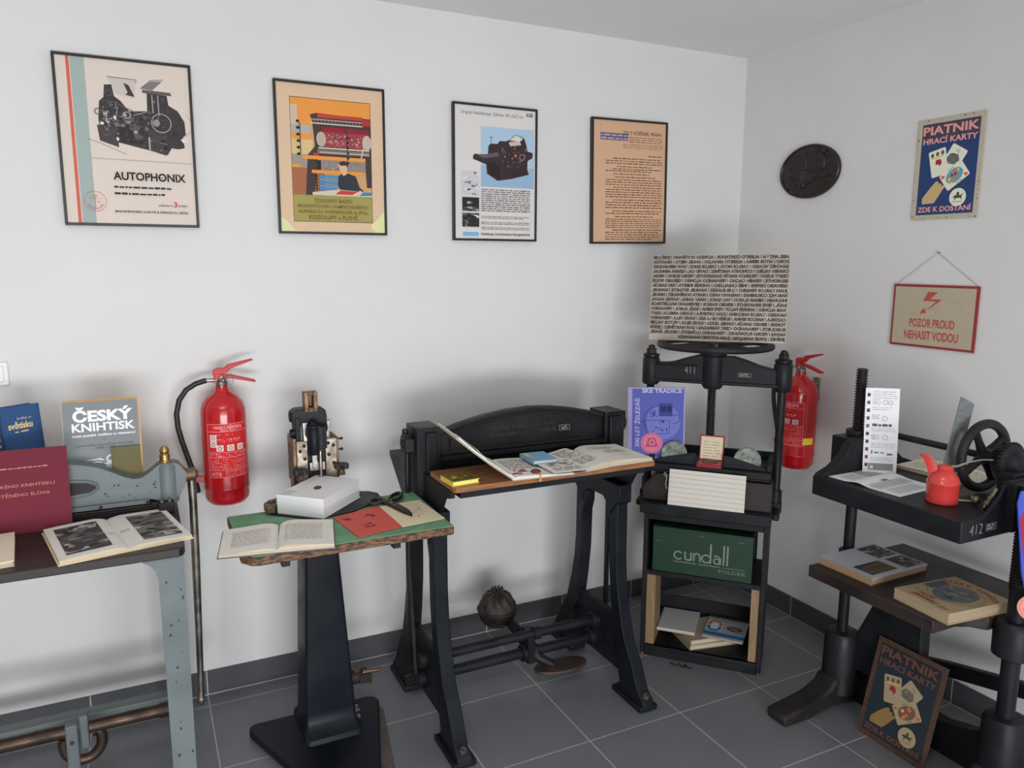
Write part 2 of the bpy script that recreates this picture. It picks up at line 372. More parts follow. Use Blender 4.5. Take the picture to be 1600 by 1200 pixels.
# ================================================================== FRAMED PRINTS ON THE BACK WALL
INK = (48, 42, 42)
def framed(label, x0, x1, z0, z1, paper, tilt=0.0, group='framed prints on the back wall'):
    cx, cz = (x0 + x1) / 2, (z0 + z1) / 2; wd, ht = x1 - x0, z1 - z0
    t = thing('framed_print', label, 'picture', (cx, 0, z0)); t['group'] = group
    R = Matrix.Translation((cx, 0, cz)) @ Matrix.Rotation(tilt, 4, 'Y') @ Matrix.Translation((-wd / 2, 0, -ht / 2))
    f = MB(FRAMEB, R); b = 0.0085; d0, d1 = -0.023, -0.004
    f.box(0, wd, d0, d1, 0, b); f.box(0, wd, d0, d1, ht - b, ht); f.box(0, b, d0, d1, b, ht - b); f.box(wd - b, wd, d0, d1, b, ht - b)
    f.box(b, wd - b, -0.009, -0.004, b, ht - b)
    part('frame', f, t, bevel=0.001)
    p = MB(flat(paper), R).box(b, wd - b, -0.0165, -0.009, b, ht - b)
    iw, ih = wd - 2 * b, ht - 2 * b
    A = Art(p, lambda u, v, h: V((b + u * iw, -0.0165 - h, b + (1 - v) * ih)))     # u right, v DOWN, both 0..1
    return t, p, A, iw, ih
class Flip:
    """poster coordinates: u right 0..1, v down 0..1; text heights and circles in metres"""
    def __init__(s, A, iw, ih):
        s.A = Art(A.mb, lambda a, b, h: A.mp(a / iw, 1 - b / ih, h), gain=A.gain); s.w = iw; s.h = ih
    def P(s, pts): return [(u * s.w, (1 - v) * s.h) for u, v in pts]
    def rect(s, u0, u1, v0, v1, c): s.A.rect(u0 * s.w, u1 * s.w, (1 - v1) * s.h, (1 - v0) * s.h, c)
    def poly(s, pts, c): s.A.poly(s.P(pts), c)
    def line(s, pts, wd, c): s.A.line(s.P(pts), wd, c)
    def ell(s, u, v, ru, rv, c, rot=0): s.A.ell(u * s.w, (1 - v) * s.h, ru, rv, c, 28, rot)
    def ring(s, u, v, r, wd, c, **k): s.A.ring(u * s.w, (1 - v) * s.h, r, wd, c, **k)
    def text(s, t, u, v, h, c, u1=None, **k): s.A.text(t, u * s.w, (1 - v) * s.h, h, c, w=None if u1 is None else abs(u1 - u) * s.w, **k)
    def greek(s, u0, u1, v0, v1, n, c, **k): s.A.greek(u0 * s.w, u1 * s.w, (1 - v1) * s.h, (1 - v0) * s.h, n, c, **k)
    def clutter(s, pts, *a, **k): s.A.clutter(s.P(pts), *a, **k)

# --- AUTOPHONIX
t, p, A, iw, ih = framed('black framed beige printing press poster with red and green side stripes, leftmost on back wall', -2.915, -2.502, 1.785, 2.331, (206, 192, 180))
F = Flip(A, iw, ih)
F.rect(0.078, 0.102, 0, 1, (205, 92, 72)); F.rect(0.108, 0.212, 0, 1, (150, 165, 160))
DK = (62, 57, 58); MD = (92, 86, 86); LT = (165, 156, 150); LL = (212, 202, 192)
F.line([(0.2, 0.485), (0.26, 0.497), (0.48, 0.565)], 0.0014, DK)
# sheets and feed boards above the press
F.poly([(0.37, 0.10), (0.58, 0.11), (0.57, 0.22), (0.42, 0.20)], (190, 178, 168)); F.line([(0.37, 0.10), (0.59, 0.105), (0.585, 0.125)], 0.002, DK)
F.poly([(0.62, 0.155), (0.70, 0.105), (0.79, 0.10), (0.71, 0.16)], (120, 112, 110)); F.line([(0.62, 0.155), (0.70, 0.10), (0.80, 0.09)], 0.0018, DK)
F.poly([(0.63, 0.16), (0.85, 0.165), (0.86, 0.185), (0.63, 0.18)], MD)
F.poly([(0.49, 0.13), (0.53, 0.14), (0.57, 0.21), (0.50, 0.20), (0.52, 0.185)], DK)
body = [(0.285, 0.36), (0.30, 0.25), (0.335, 0.225), (0.345, 0.15), (0.40, 0.145), (0.415, 0.215), (0.46, 0.24), (0.52, 0.30), (0.66, 0.29), (0.665, 0.18), (0.82, 0.185), (0.83, 0.245),
        (0.90, 0.275), (0.95, 0.34), (0.955, 0.42), (0.915, 0.455), (0.935, 0.47), (0.94, 0.505), (0.885, 0.515), (0.835, 0.51), (0.80, 0.555), (0.30, 0.475)]
F.poly(body, DK)
F.poly([(0.27, 0.395), (0.42, 0.405), (0.425, 0.525), (0.285, 0.49)], (72, 66, 66)); F.poly([(0.66, 0.40), (0.80, 0.42), (0.79, 0.56), (0.65, 0.53)], (70, 65, 66))
F.poly([(0.43, 0.375), (0.62, 0.38), (0.63, 0.50), (0.44, 0.49)], (55, 50, 51)); F.poly([(0.53, 0.38), (0.60, 0.385), (0.58, 0.43), (0.62, 0.47), (0.55, 0.46)], MD)
F.clutter([(0.27, 0.38), (0.33, 0.22), (0.42, 0.24), (0.56, 0.33), (0.66, 0.40), (0.45, 0.42)], 60, [MD, LT, (45, 41, 42), (125, 118, 115)], 4, 0.004, 0.014)
F.clutter(body, 120, [MD, (45, 41, 42), (80, 74, 74), (110, 103, 101)], 9, 0.003, 0.013)
F.ring(0.765, 0.36, 0.030, 0.0028, LT); F.ell(0.725, 0.36, 0.011, 0.012, (140, 134, 132)); F.ring(0.905, 0.36, 0.040, 0.0022, LT, a0=-1.3, a1=1.0)
F.ring(0.285, 0.315, 0.009, 0.003, MD); F.ring(0.505, 0.325, 0.010, 0.003, LT); F.ell(0.56, 0.425, 0.0055, 0.0055, LT); F.ell(0.41, 0.345, 0.004, 0.007, LL); F.ell(0.31, 0.385, 0.006, 0.005, LL); F.ell(0.42, 0.475, 0.004, 0.006, LL)
F.rect(0.70, 0.708, 0.19, 0.30, LT); F.rect(0.745, 0.753, 0.19, 0.31, LT); F.rect(0.655, 0.668, 0.45, 0.53, LT); F.rect(0.75, 0.79, 0.465, 0.475, (40, 36, 37))
F.line([(0.40, 0.25), (0.55, 0.30), (0.72, 0.345)], 0.003, MD); F.line([(0.55, 0.325), (0.66, 0.295)], 0.002, LT)
F.poly([(0.91, 0.455), (0.94, 0.44), (0.96, 0.47), (0.93, 0.475)], LL)
F.line([(0.21, 0.60), (0.995, 0.605)], 0.0008, (90, 80, 78))
F.text('AUTOPHONIX', 0.365, 0.725, 0.0265, (40, 36, 38), 0.93, bold=0.025)
for k in (0.726, 0.741): F.rect(k - 0.004, k + 0.004, 0.700, 0.706, (40, 36, 38))
F.greek(0.365, 0.81, 0.752, 0.782, 1, INK, seed=3, word=0.012, th=0.36, ragged=0); F.greek(0.365, 0.755, 0.793, 0.823, 1, INK, seed=5, word=0.012, th=0.36, ragged=0)
F.text('Lieferbar in', 0.70, 0.885, 0.008, INK, 0.81, shear=0.25); F.text('3', 0.823, 0.888, 0.019, (205, 80, 60), bold=0.03); F.text('Größen', 0.855, 0.885, 0.008, INK, 0.93, shear=0.25)
F.text('MASCHINENFABRIK SCHELTER & GIESECKE AG. LEIPZIG', 0.36, 0.93, 0.0075, INK, 0.935, bold=0.01)
cl = (200, 100, 84); F.ring(0.215, 0.865, 0.0325, 0.0012, cl); F.ring(0.215, 0.832, 0.0042, 0.0015, cl); F.line([(0.215, 0.838), (0.215, 0.91)], 0.0013, cl); F.line([(0.17, 0.848), (0.262, 0.848)], 0.0008, cl)
F.ring(0.215, 0.865, 0.0245, 0.0016, cl, a0=-PI * 0.9, a1=-PI * 0.1); F.text('I', 0.185, 0.875, 0.007, cl); F.text('G', 0.235, 0.875, 0.007, cl); F.text('S', 0.168, 0.897, 0.006, cl); F.text('M', 0.25, 0.897, 0.006, cl)
part('print', p, t, smooth=False)

# --- bronze dye works poster
t, p, A, iw, ih = framed('black framed tan poster of a man at a printing press under orange sky', -2.228, -1.816, 1.771, 2.319, (208, 176, 144))
F = Flip(A, iw, ih); OR = (224, 140, 56); CH = (66, 56, 56)
F.poly([(0, 0.9), (0.06, 0.93), (0.12, 0.985), (0.2, 1), (0, 1)], (208, 208, 150)); F.poly([(1, 0.84), (0.93, 0.90), (0.86, 0.95), (0.9, 1), (1, 1)], (212, 208, 150))
F.rect(0.118, 0.882, 0.088, 0.93, CH); F.rect(0.122, 0.878, 0.092, 0.745, (196, 148, 98)); F.rect(0.122, 0.878, 0.092, 0.27, OR); F.rect(0.122, 0.878, 0.745, 0.926, (152, 144, 76))
F.rect(0.122, 0.185, 0.14, 0.40, (190, 172, 150)); F.rect(0.122, 0.30, 0.27, 0.33, (166, 160, 152)); F.rect(0.122, 0.30, 0.33, 0.37, OR); F.rect(0.122, 0.32, 0.37, 0.47, (205, 175, 120)); F.rect(0.122, 0.33, 0.47, 0.56, (150, 138, 124)); F.rect(0.122, 0.42, 0.56, 0.745, (160, 96, 66)); F.rect(0.122, 0.2, 0.54, 0.56, OR)
F.poly([(0.30, 0.20), (0.36, 0.185), (0.878, 0.20), (0.878, 0.68), (0.83, 0.68), (0.82, 0.56), (0.36, 0.55), (0.32, 0.745), (0.24, 0.745), (0.27, 0.47), (0.34, 0.41), (0.32, 0.24)], CH)
F.rect(0.37, 0.80, 0.19, 0.215, (190, 58, 50)); F.rect(0.80, 0.878, 0.205, 0.25, (176, 46, 44)); F.rect(0.30, 0.80, 0.225, 0.232, (170, 150, 140)); F.rect(0.30, 0.80, 0.25, 0.258, (205, 186, 170))
for k in range(14): F.rect(0.335 + k * 0.033, 0.350 + k * 0.033, 0.233, 0.249, (104, 92, 90))
F.rect(0.41, 0.86, 0.275, 0.31, (140, 34, 50)); F.rect(0.40, 0.86, 0.31, 0.41, (150, 62, 66)); F.ell(0.40, 0.36, 0.018, 0.027, (176, 160, 142)); F.ell(0.84, 0.365, 0.018, 0.027, (186, 168, 150))
F.clutter([(0.43, 0.315), (0.80, 0.315), (0.80, 0.41), (0.43, 0.41)], 70, [(208, 150, 140), (190, 120, 116), (120, 44, 54)], 5, 0.003, 0.008)
F.rect(0.37, 0.86, 0.415, 0.425, (196, 182, 166)); F.rect(0.36, 0.86, 0.43, 0.46, (120, 106, 98)); F.rect(0.38, 0.86, 0.445, 0.452, (186, 172, 156)); F.line([(0.815, 0.37), (0.77, 0.50)], 0.004, (200, 186, 170))
F.rect(0.22, 0.82, 0.475, 0.50, OR); F.rect(0.36, 0.82, 0.50, 0.572, (136, 124, 112)); F.rect(0.355, 0.39, 0.505, 0.57, (44, 40, 42)); F.clutter([(0.41, 0.505), (0.80, 0.505), (0.80, 0.57), (0.41, 0.57)], 26, [(176, 162, 148), (84, 76, 72)], 7, 0.003, 0.007)
F.rect(0.30, 0.80, 0.572, 0.595, OR); F.rect(0.32, 0.37, 0.455, 0.475, (180, 60, 50))
for k in range(6): F.rect(0.37, 0.62, 0.605 + k * 0.022, 0.622 + k * 0.022, (70 + 10 * (k % 2), 128 + 14 * (k % 2), 176))
for k in range(6): F.ell(0.345, 0.613 + k * 0.022, 0.004, 0.0045, (50, 44, 44))
F.rect(0.2, 0.208, 0.26, 0.47, CH); F.rect(0.64, 0.648, 0.26, 0.52, CH)
for k in range(6): F.ell(0.185, 0.25 + k * 0.044, 0.0065, 0.005, (40, 36, 38)); F.ell(0.65, 0.34 + k * 0.035, 0.005, 0.004, (40, 36, 38))
F.ell(0.60, 0.545, 0.016, 0.021, (206, 166, 130)); F.poly([(0.56, 0.515), (0.60, 0.50), (0.645, 0.51), (0.645, 0.545), (0.62, 0.53), (0.575, 0.535)], (58, 48, 46)); F.rect(0.585, 0.63, 0.575, 0.605, (206, 166, 130))
F.poly([(0.55, 0.61), (0.585, 0.59), (0.60, 0.605), (0.645, 0.585), (0.72, 0.605), (0.755, 0.68), (0.79, 0.70), (0.78, 0.72), (0.70, 0.71), (0.57, 0.715), (0.545, 0.67)], (52, 52, 60))
F.poly([(0.30, 0.725), (0.55, 0.70), (0.878, 0.715), (0.878, 0.745), (0.30, 0.745)], (196, 184, 164)); F.poly([(0.56, 0.705), (0.74, 0.71), (0.68, 0.735), (0.52, 0.735)], (196, 60, 50)); F.poly([(0.79, 0.712), (0.878, 0.715), (0.878, 0.735), (0.75, 0.74)], (70, 120, 170))
F.ell(0.55, 0.705, 0.006, 0.006, (206, 166, 130)); F.ell(0.76, 0.712, 0.006, 0.006, (206, 166, 130))
BR = (128, 92, 50)
F.text('TOVÁRNY BAREV', 0.5, 0.795, 0.0145, BR, 0.87, align='C', bold=0.01); F.text('BRONZOVÝCH KNIH- a KAMENOTISKAŘSKÝCH', 0.5, 0.832, 0.0125, BR, 1.18, align='C', bold=0.01)
F.text('AUERBACH, WEISSBERGER & SPOL.', 0.5, 0.870, 0.0125, BR, 1.18, align='C', bold=0.01); F.text('KOZOLUPY u PLZNĚ.', 0.5, 0.912, 0.0155, BR, 0.98, align='C', bold=0.02)
part('print', p, t, smooth=False)

# --- cylinder press brochure
t, p, A, iw, ih = framed('black framed white brochure page with a black press on light blue, third print from left', -1.535, -1.151, 1.757, 2.303, (205, 200, 196))
F = Flip(A, iw, ih); K = (58, 44, 46)
F.text('Original Heidelberger Zylinder 40 x 56,5 cm', 0.075, 0.062, 0.0135, (60, 56, 58), 0.84); F.text('KSB', 0.885, 0.045, 0.0135, (60, 56, 58), 0.965, bold=0.03)
F.rect(0.315, 0.985, 0.145, 0.60, (158, 186, 206)); F.rect(0.315, 0.985, 0.44, 0.60, (138, 170, 196))
bd = [(0.22, 0.37), (0.24, 0.355), (0.40, 0.355), (0.41, 0.285), (0.44, 0.27), (0.52, 0.27), (0.55, 0.245), (0.62, 0.245), (0.70, 0.225), (0.76, 0.205), (0.86, 0.215), (0.89, 0.27), (0.90, 0.31), (0.97, 0.32), (0.965, 0.36), (0.91, 0.38), (0.90, 0.44), (0.92, 0.49), (0.70, 0.53), (0.52, 0.55), (0.39, 0.50), (0.38, 0.43), (0.22, 0.395)]
F.poly(bd, K); F.poly([(0.26, 0.36), (0.41, 0.35), (0.52, 0.33), (0.55, 0.36), (0.35, 0.385)], (96, 84, 86)); F.poly([(0.40, 0.41), (0.55, 0.43), (0.55, 0.54), (0.42, 0.50)], (44, 34, 36)); F.poly([(0.68, 0.47), (0.88, 0.445), (0.89, 0.49), (0.69, 0.52)], (52, 40, 42))
F.poly([(0.66, 0.25), (0.80, 0.235), (0.82, 0.265), (0.68, 0.28)], (190, 176, 164)); F.poly([(0.67, 0.235), (0.75, 0.195), (0.84, 0.22), (0.80, 0.24)], (206, 196, 186)); F.line([(0.66, 0.24), (0.75, 0.19), (0.86, 0.21)], 0.002, K)
F.line([(0.44, 0.285), (0.44, 0.225)], 0.002, K); F.line([(0.425, 0.225), (0.46, 0.222)], 0.003, K)
F.clutter([(0.54, 0.28), (0.90, 0.27), (0.90, 0.44), (0.56, 0.46)], 75, [(120, 104, 100), (150, 136, 128), (36, 28, 30), (88, 74, 74), (74, 60, 60), (40, 32, 34)], 8, 0.003, 0.009); F.ell(0.745, 0.35, 0.006, 0.006, (206, 110, 60)); F.ring(0.83, 0.36, 0.012, 0.002, (170, 160, 156)); F.rect(0.90, 0.912, 0.39, 0.46, (200, 196, 196))
photo_art(F.A, 0.085 * iw, 0.29 * iw, (1 - 0.665) * ih, (1 - 0.49) * ih, 2, tones=((90, 86, 90), (120, 118, 122), (190, 188, 190), (206, 204, 204), (150, 148, 152)), back=2, n=22)
photo_art(F.A, 0.085 * iw, 0.29 * iw, (1 - 0.79) * ih, (1 - 0.685) * ih, 3, tones=((44, 40, 42), (60, 56, 58), (90, 86, 88), (160, 156, 156)), back=0, n=18)
photo_art(F.A, 0.085 * iw, 0.29 * iw, (1 - 0.91) * ih, (1 - 0.805) * ih, 4, tones=((44, 40, 42), (60, 56, 58), (100, 96, 98), (196, 192, 192)), back=0, n=18)
F.greek(0.315, 0.935, 0.612, 0.79, 11, (104, 98, 100), seed=11, ragged=0.0); F.greek(0.315, 0.935, 0.82, 0.845, 2, (120, 114, 116), seed=12); F.greek(0.315, 0.935, 0.865, 0.89, 2, (120, 114, 116), seed=13); F.greek(0.315, 0.935, 0.905, 0.93, 2, (120, 114, 116), seed=14)
F.rect(0.11, 0.265, 0.952, 0.978, (84, 164, 206)); F.ell(0.11, 0.965, 0.007, 0.007, (84, 164, 206)); F.ell(0.265, 0.965, 0.007, 0.007, (84, 164, 206)); F.rect(0.11, 0.265, 0.963, 0.968, (150, 196, 220))
F.text('Heidelberger Druckmaschinen Aktiengesellschaft', 0.315, 0.972, 0.0105, (62, 58, 60), 0.935, bold=0.01)
part('print', p, t, smooth=False)

# --- typed letter
t, p, A, iw, ih = framed('black framed tan typed letter with a blue letterhead block, nearest the room corner', -0.877, -0.469, 1.755, 2.301, (202, 160, 126), tilt=-0.016)
F = Flip(A, iw, ih); TX = (96, 62, 48)
F.text('JOS. F. KOŘÍNEK, PRAHA', 0.40, 0.105, 0.0155, TX, 0.945, bold=0.02); F.line([(0.105, 0.03), (0.105, 0.10)], 0.001, TX); F.rect(0.095, 0.47, 0.10, 0.158, (74, 84, 138)); F.greek(0.105, 0.46, 0.103, 0.155, 2, (190, 154, 132), seed=2, word=0.02, ragged=0.0, th=0.5)
F.greek(0.485, 0.96, 0.115, 0.17, 3, TX, seed=3, ragged=0.1, th=0.3); F.greek(0.40, 0.96, 0.175, 0.22, 3, TX, seed=4, ragged=0.05, th=0.25); F.greek(0.76, 0.955, 0.262, 0.285, 1, TX, seed=5, ragged=0, word=0.012, th=0.3)
for i, (a, b, v0, v1, n) in enumerate([(0.27, 0.96, 0.292, 0.312, 1), (0.17, 0.965, 0.312, 0.352, 2), (0.32, 0.84, 0.358, 0.378, 1), (0.26, 0.965, 0.378, 0.398, 1), (0.17, 0.82, 0.395, 0.415, 1), (0.27, 0.78, 0.42, 0.44, 1), (0.30, 0.88, 0.445, 0.465, 1),
     (0.17, 0.965, 0.468, 0.528, 3), (0.27, 0.965, 0.53, 0.55, 1), (0.17, 0.965, 0.55, 0.63, 4), (0.27, 0.965, 0.635, 0.655, 1), (0.17, 0.965, 0.655, 0.72, 3), (0.27, 0.96, 0.728, 0.748, 1), (0.17, 0.93, 0.748, 0.768, 1), (0.30, 0.85, 0.775, 0.795, 1), (0.17, 0.965, 0.798, 0.885, 5), (0.27, 0.965, 0.888, 0.908, 1), (0.17, 0.965, 0.908, 0.985, 4)]):
    F.greek(a, b, v0, v1, n, TX, seed=20 + i, ragged=0.06, th=0.36, word=0.016)
part('print', p, t, smooth=False)

# --- light switch
t = thing('light_switch', 'white wall light switch at the left edge beside the framed poster row', 'switch', (-3.157, 0, 1.258))
part('cover_plate', MB(PLASTIC).box(-3.198, -3.116, -0.011, 0, 1.258, 1.338), t, bevel=0.004)
part('rocker', MB(PLASTIC).box(-3.185, -3.129, -0.016, -0.010, 1.271, 1.325), t, bevel=0.002)

# ================================================================== RIGHT WALL
t = thing('wall_medallion', 'dark oval bronze relief medallion hanging on the right wall', 'medallion', (0, -0.436, 1.955))
mp = MB(MEDAL); n = 56
rows = [(1.0, 0.002), (1.0, 0.014), (0.975, 0.019), (0.93, 0.019), (0.91, 0.0145), (0.6, 0.017), (0.3, 0.018)]
vs = []
for s, d in rows:
    for j in range(n): vs.append((-d, -0.436 - 0.167 * s * math.cos(2 * PI * j / n), 2.071 + 0.116 * s * math.sin(2 * PI * j / n)))
mp.add(vs, [(i * n + j, i * n + (j + 1) % n, (i + 1) * n + (j + 1) % n, (i + 1) * n + j) for i in range(len(rows) - 1) for j in range(n)] + [list(range((len(rows) - 1) * n, len(rows) * n))])
part('disc', mp, t)
rl = MB(MEDAL); rnd = random.Random(4)
def lump(y, z, a, b, d=0.008): rl.sphere((-0.016, -0.436 - y, 2.071 + z), 1, 12, (d, a, b))
lump(-0.005, -0.025, 0.042, 0.035, 0.014); lump(-0.03, -0.055, 0.02, 0.022, 0.014); lump(0.03, -0.03, 0.03, 0.01); lump(0.075, 0.03, 0.02, 0.04, 0.011); lump(0.08, 0.08, 0.012, 0.014, 0.011); lump(0.10, -0.025, 0.03, 0.008)
lump(-0.02, 0.045, 0.012, 0.045); lump(-0.06, 0.06, 0.04, 0.01, 0.006); lump(0.05, 0.085, 0.04, 0.007, 0.006); lump(-0.11, -0.05, 0.02, 0.02, 0.006); lump(-0.08, -0.085, 0.03, 0.012, 0.006)
for k in range(26): lump(rnd.uniform(-0.11, 0.12), rnd.uniform(-0.07, 0.07), rnd.uniform(0.004, 0.013), rnd.uniform(0.003, 0.010), 0.007)
part('relief', rl, t)

def card_sign(A, w, h, border, bg, txt, skin, wear=0):
    """playing card advertisement: u right, v up, metres"""
    rd = random.Random(8 + wear)
    A.rect(0, w, 0, h, border); b = w * 0.065; A.rect(b, w - b, b, h - b, bg)
    A.rect(b, w - b, h * 0.79, h - b, tuple(int(c * (0.72 if i == 2 else 1.0)) + (30 if i == 0 else 0) for i, c in enumerate(bg)) if not wear else tuple(int(c * 0.95) for c in bg))
    A.text('PIATNIK', w * 0.5, h * 0.845, h * 0.085, txt, w * 0.84, align='C', bold=0.03); A.text('HRACÍ KARTY', w * 0.5, h * 0.755, h * 0.057, txt, w * 0.82, align='C', bold=0.03)
    A.text('ZDE K DOSTÁNÍ', w * 0.5, h * 0.075, h * 0.052, txt, w * 0.82, align='C', bold=0.03)
    W = h * 0.185; cr = (200, 192, 170) if not wear else (150, 132, 100)
    def card(cx, cy, rot, kind):
        c, s = math.cos(rot), math.sin(rot)
        def q(x, y): return (cx + x * c - y * s, cy + x * s + y * c)
        hw, hh = W * 0.5, W * 0.72
        A.poly([q(-hw, -hh + 0.01 * h), q(-hw + 0.01 * h, -hh), q(hw - 0.01 * h, -hh), q(hw, -hh + 0.01 * h), q(hw, hh - 0.01 * h), q(hw - 0.01 * h, hh), q(-hw + 0.01 * h, hh), q(-hw, hh - 0.01 * h)], cr)
        if kind == 0:
            for k in (-0.3, 0, 0.3): A.ell(*q(k * W, 0.48 * W), W * 0.09, W * 0.12, (88, 74, 50))
            A.rect(0, 0, 0, 0, cr); A.poly([q(-0.35 * W, 0.28 * W), q(0.35 * W, 0.28 * W), q(0.35 * W, 0.34 * W), q(-0.35 * W, 0.34 * W)], (190, 160, 90))
            A.poly([q(-0.12 * W, 0.2 * W), q(0.14 * W, 0.16 * W), q(0.2 * W, -0.1 * W), q(0.05 * W, -0.3 * W), q(0.0, -0.1 * W), q(-0.2 * W, -0.05 * W)], (140, 36, 50))
        elif kind == 1:
            A.poly([q(-0.35 * W, 0.2 * W), q(0.1 * W, 0.35 * W), q(0.36 * W, 0.1 * W), q(0.2 * W, -0.2 * W), q(-0.2 * W, -0.3 * W), q(-0.4 * W, -0.1 * W)], (86, 90, 84))
            for k in range(9): A.ell(*q(rd.uniform(-0.3, 0.3) * W, rd.uniform(-0.25, 0.25) * W), W * 0.06, W * 0.05, rd.choice([(150, 60, 50), (60, 66, 60), (120, 130, 110), (90, 110, 120)]))
            A.text('12', *q(-0.1 * W, 0.42 * W), W * 0.18, (80, 70, 50), rot=rot)
        else:
            A.ell(cx, cy, W * 0.36, W * 0.52, (74, 140, 156) if not wear else (92, 84, 62), rot=rot)
            for k in range(10): A.ell(*q(rd.uniform(-0.2, 0.2) * W, rd.uniform(-0.36, 0.36) * W), W * 0.08, W * 0.08, rd.choice([(200, 96, 50), (160, 40, 44), (206, 170, 80)]))
            for sx in (-1, 1):
                for k in range(3): A.poly([q(sx * 0.40 * W, (k * 0.12 - 0.12) * W), q(sx * 0.48 * W, (k * 0.12 - 0.1) * W), q(sx * 0.40 * W, (k * 0.12 - 0.04) * W)], (80, 74, 50))
            for x, y in ((0.34, 0.55), (-0.34, -0.55)):
                a = q(x * W, y * W); A.ell(a[0] - W * 0.05, a[1], W * 0.06, W * 0.06, (205, 70, 60)); A.ell(a[0] + W * 0.05, a[1], W * 0.06, W * 0.06, (205, 70, 60)); A.poly([(a[0] - W * 0.1, a[1] - 0.01 * W), (a[0], a[1] - W * 0.14), (a[0] + W * 0.1, a[1] - 0.01 * W)], (205, 70, 60))
    card(w * 0.36, h * 0.56, 0.22, 0); card(w * 0.58, h * 0.575, -0.55, 1)
    A.poly([(w * 0.15, h * 0.155), (w * 0.15, h * 0.215), (w * 0.27, h * 0.32), (w * 0.34, h * 0.37), (w * 0.42, h * 0.34), (w * 0.46, h * 0.29), (w * 0.40, h * 0.22), (w * 0.34, h * 0.16)], skin)
    card(w * 0.62, h * 0.42, -0.95, 2)
    for k in range(3): A.ell(w * (0.36 + 0.05 * k), h * (0.355 - 0.022 * k), w * 0.035, h * 0.018, skin, rot=0.6)
    A.ell(w * 0.70, h * 0.205, w * 0.125, w * 0.125, cr); A.poly([(w * 0.62, h * 0.20), (w * 0.66, h * 0.225), (w * 0.70, h * 0.22), (w * 0.75, h * 0.225), (w * 0.78, h * 0.245), (w * 0.755, h * 0.205), (w * 0.765, h * 0.175), (w * 0.74, h * 0.195), (w * 0.68, h * 0.195), (w * 0.66, h * 0.17), (w * 0.655, h * 0.20)], (58, 66, 50)); A.ell(w * 0.70, h * 0.235, w * 0.02, w * 0.03, (58, 66, 50)); A.rect(w * 0.63, w * 0.77, h * 0.158, h * 0.163, (58, 66, 50))
    if wear:
        for k in range(60):
            side = rd.choice('LRTB'); a = rd.random(); d = rd.random() ** 2 * 0.06
            x, y = {'L': (d, a), 'R': (1 - d, a), 'T': (a, 1 - d), 'B': (a, d)}[side]
            A.ell(x * w * 0.96 + 0.02 * w, y * h * 0.97 + 0.015 * h, rd.uniform(0.001, 0.005), rd.uniform(0.001, 0.004), rd.choice([(70, 40, 28), (96, 60, 40), (40, 30, 26)]), n=7)
    else:
        for k in range(26):
            side = rd.choice('LRTB'); a = rd.random(); x, y = {'L': (0.015, a), 'R': (0.985, a), 'T': (a, 0.988), 'B': (a, 0.012)}[side]
            A.ell(x * w, y * h, rd.uniform(0.001, 0.004), rd.uniform(0.001, 0.003), (96, 72, 52), n=7)
sg = MB(flat((150, 142, 124), gain=2.0)); sg.box(-0.007, -0.003, -1.214, -0.957, 1.837, 2.203)
A = Art(sg, plane_map((-0.007, -0.957, 1.837), (0, -1, 0), (0, 0, 1)), gain=1.75)
card_sign(A, 0.257, 0.366, (158, 150, 130), (34, 54, 98), (196, 132, 122), (172, 146, 96))
single('tin_sign', sg, 'blue tin sign with cream border and fanned playing cards, high on the right wall', 'sign', smooth=False)

t = thing('warning_sign', 'beige enamel warning sign with red rim hanging from a string', 'sign', (0, -1.08, 1.352))
sb = MB(flat((132, 44, 48), gain=1.6)); sb.box(-0.010, -0.003, -1.254, -0.910, 1.352, 1.5915)
A = Art(sb, plane_map((-0.010, -0.910, 1.352), (0, -1, 0), (0, 0, 1)), gain=1.75); W_, H_ = 0.344, 0.2395; RD = (158, 62, 54)
A.rect(0.008, W_ - 0.009, 0.009, H_ - 0.009, (152, 140, 118))
for k, rd in enumerate([random.Random(k) for k in range(14)]): A.ell(rd.uniform(0.02, W_ - 0.02), rd.uniform(0.02, H_ - 0.02), rd.uniform(0.01, 0.025), rd.uniform(0.006, 0.014), (148 + k % 3 * 3, 136 + k % 3 * 3, 113 + k % 3 * 3))
A.poly([(0.148, 0.213), (0.187, 0.213), (0.157, 0.186), (0.205, 0.186), (0.138, 0.135), (0.183, 0.178), (0.128, 0.178)], RD)
A.poly([(0.147, 0.133), (0.118, 0.128), (0.135, 0.152)], RD)
A.text('POZOR PROUD', W_ / 2, 0.079, 0.032, RD, 0.185, align='C', bold=0.025); A.text('NEHASIT VODOU', W_ / 2, 0.031, 0.033, RD, 0.222, align='C', bold=0.025)
part('panel', sb, t, smooth=False)
part('string', MB(flat((130, 128, 124), gain=1.6)).tube([(-0.006, -0.914, 1.589), (-0.008, -1.083, 1.712), (-0.006, -1.250, 1.590)], 0.0009, 6), t)
part('nail', MB(STEEL).cyl((0.0, -1.083, 1.712), (-0.014, -1.083, 1.714), 0.0022, n=8), t)

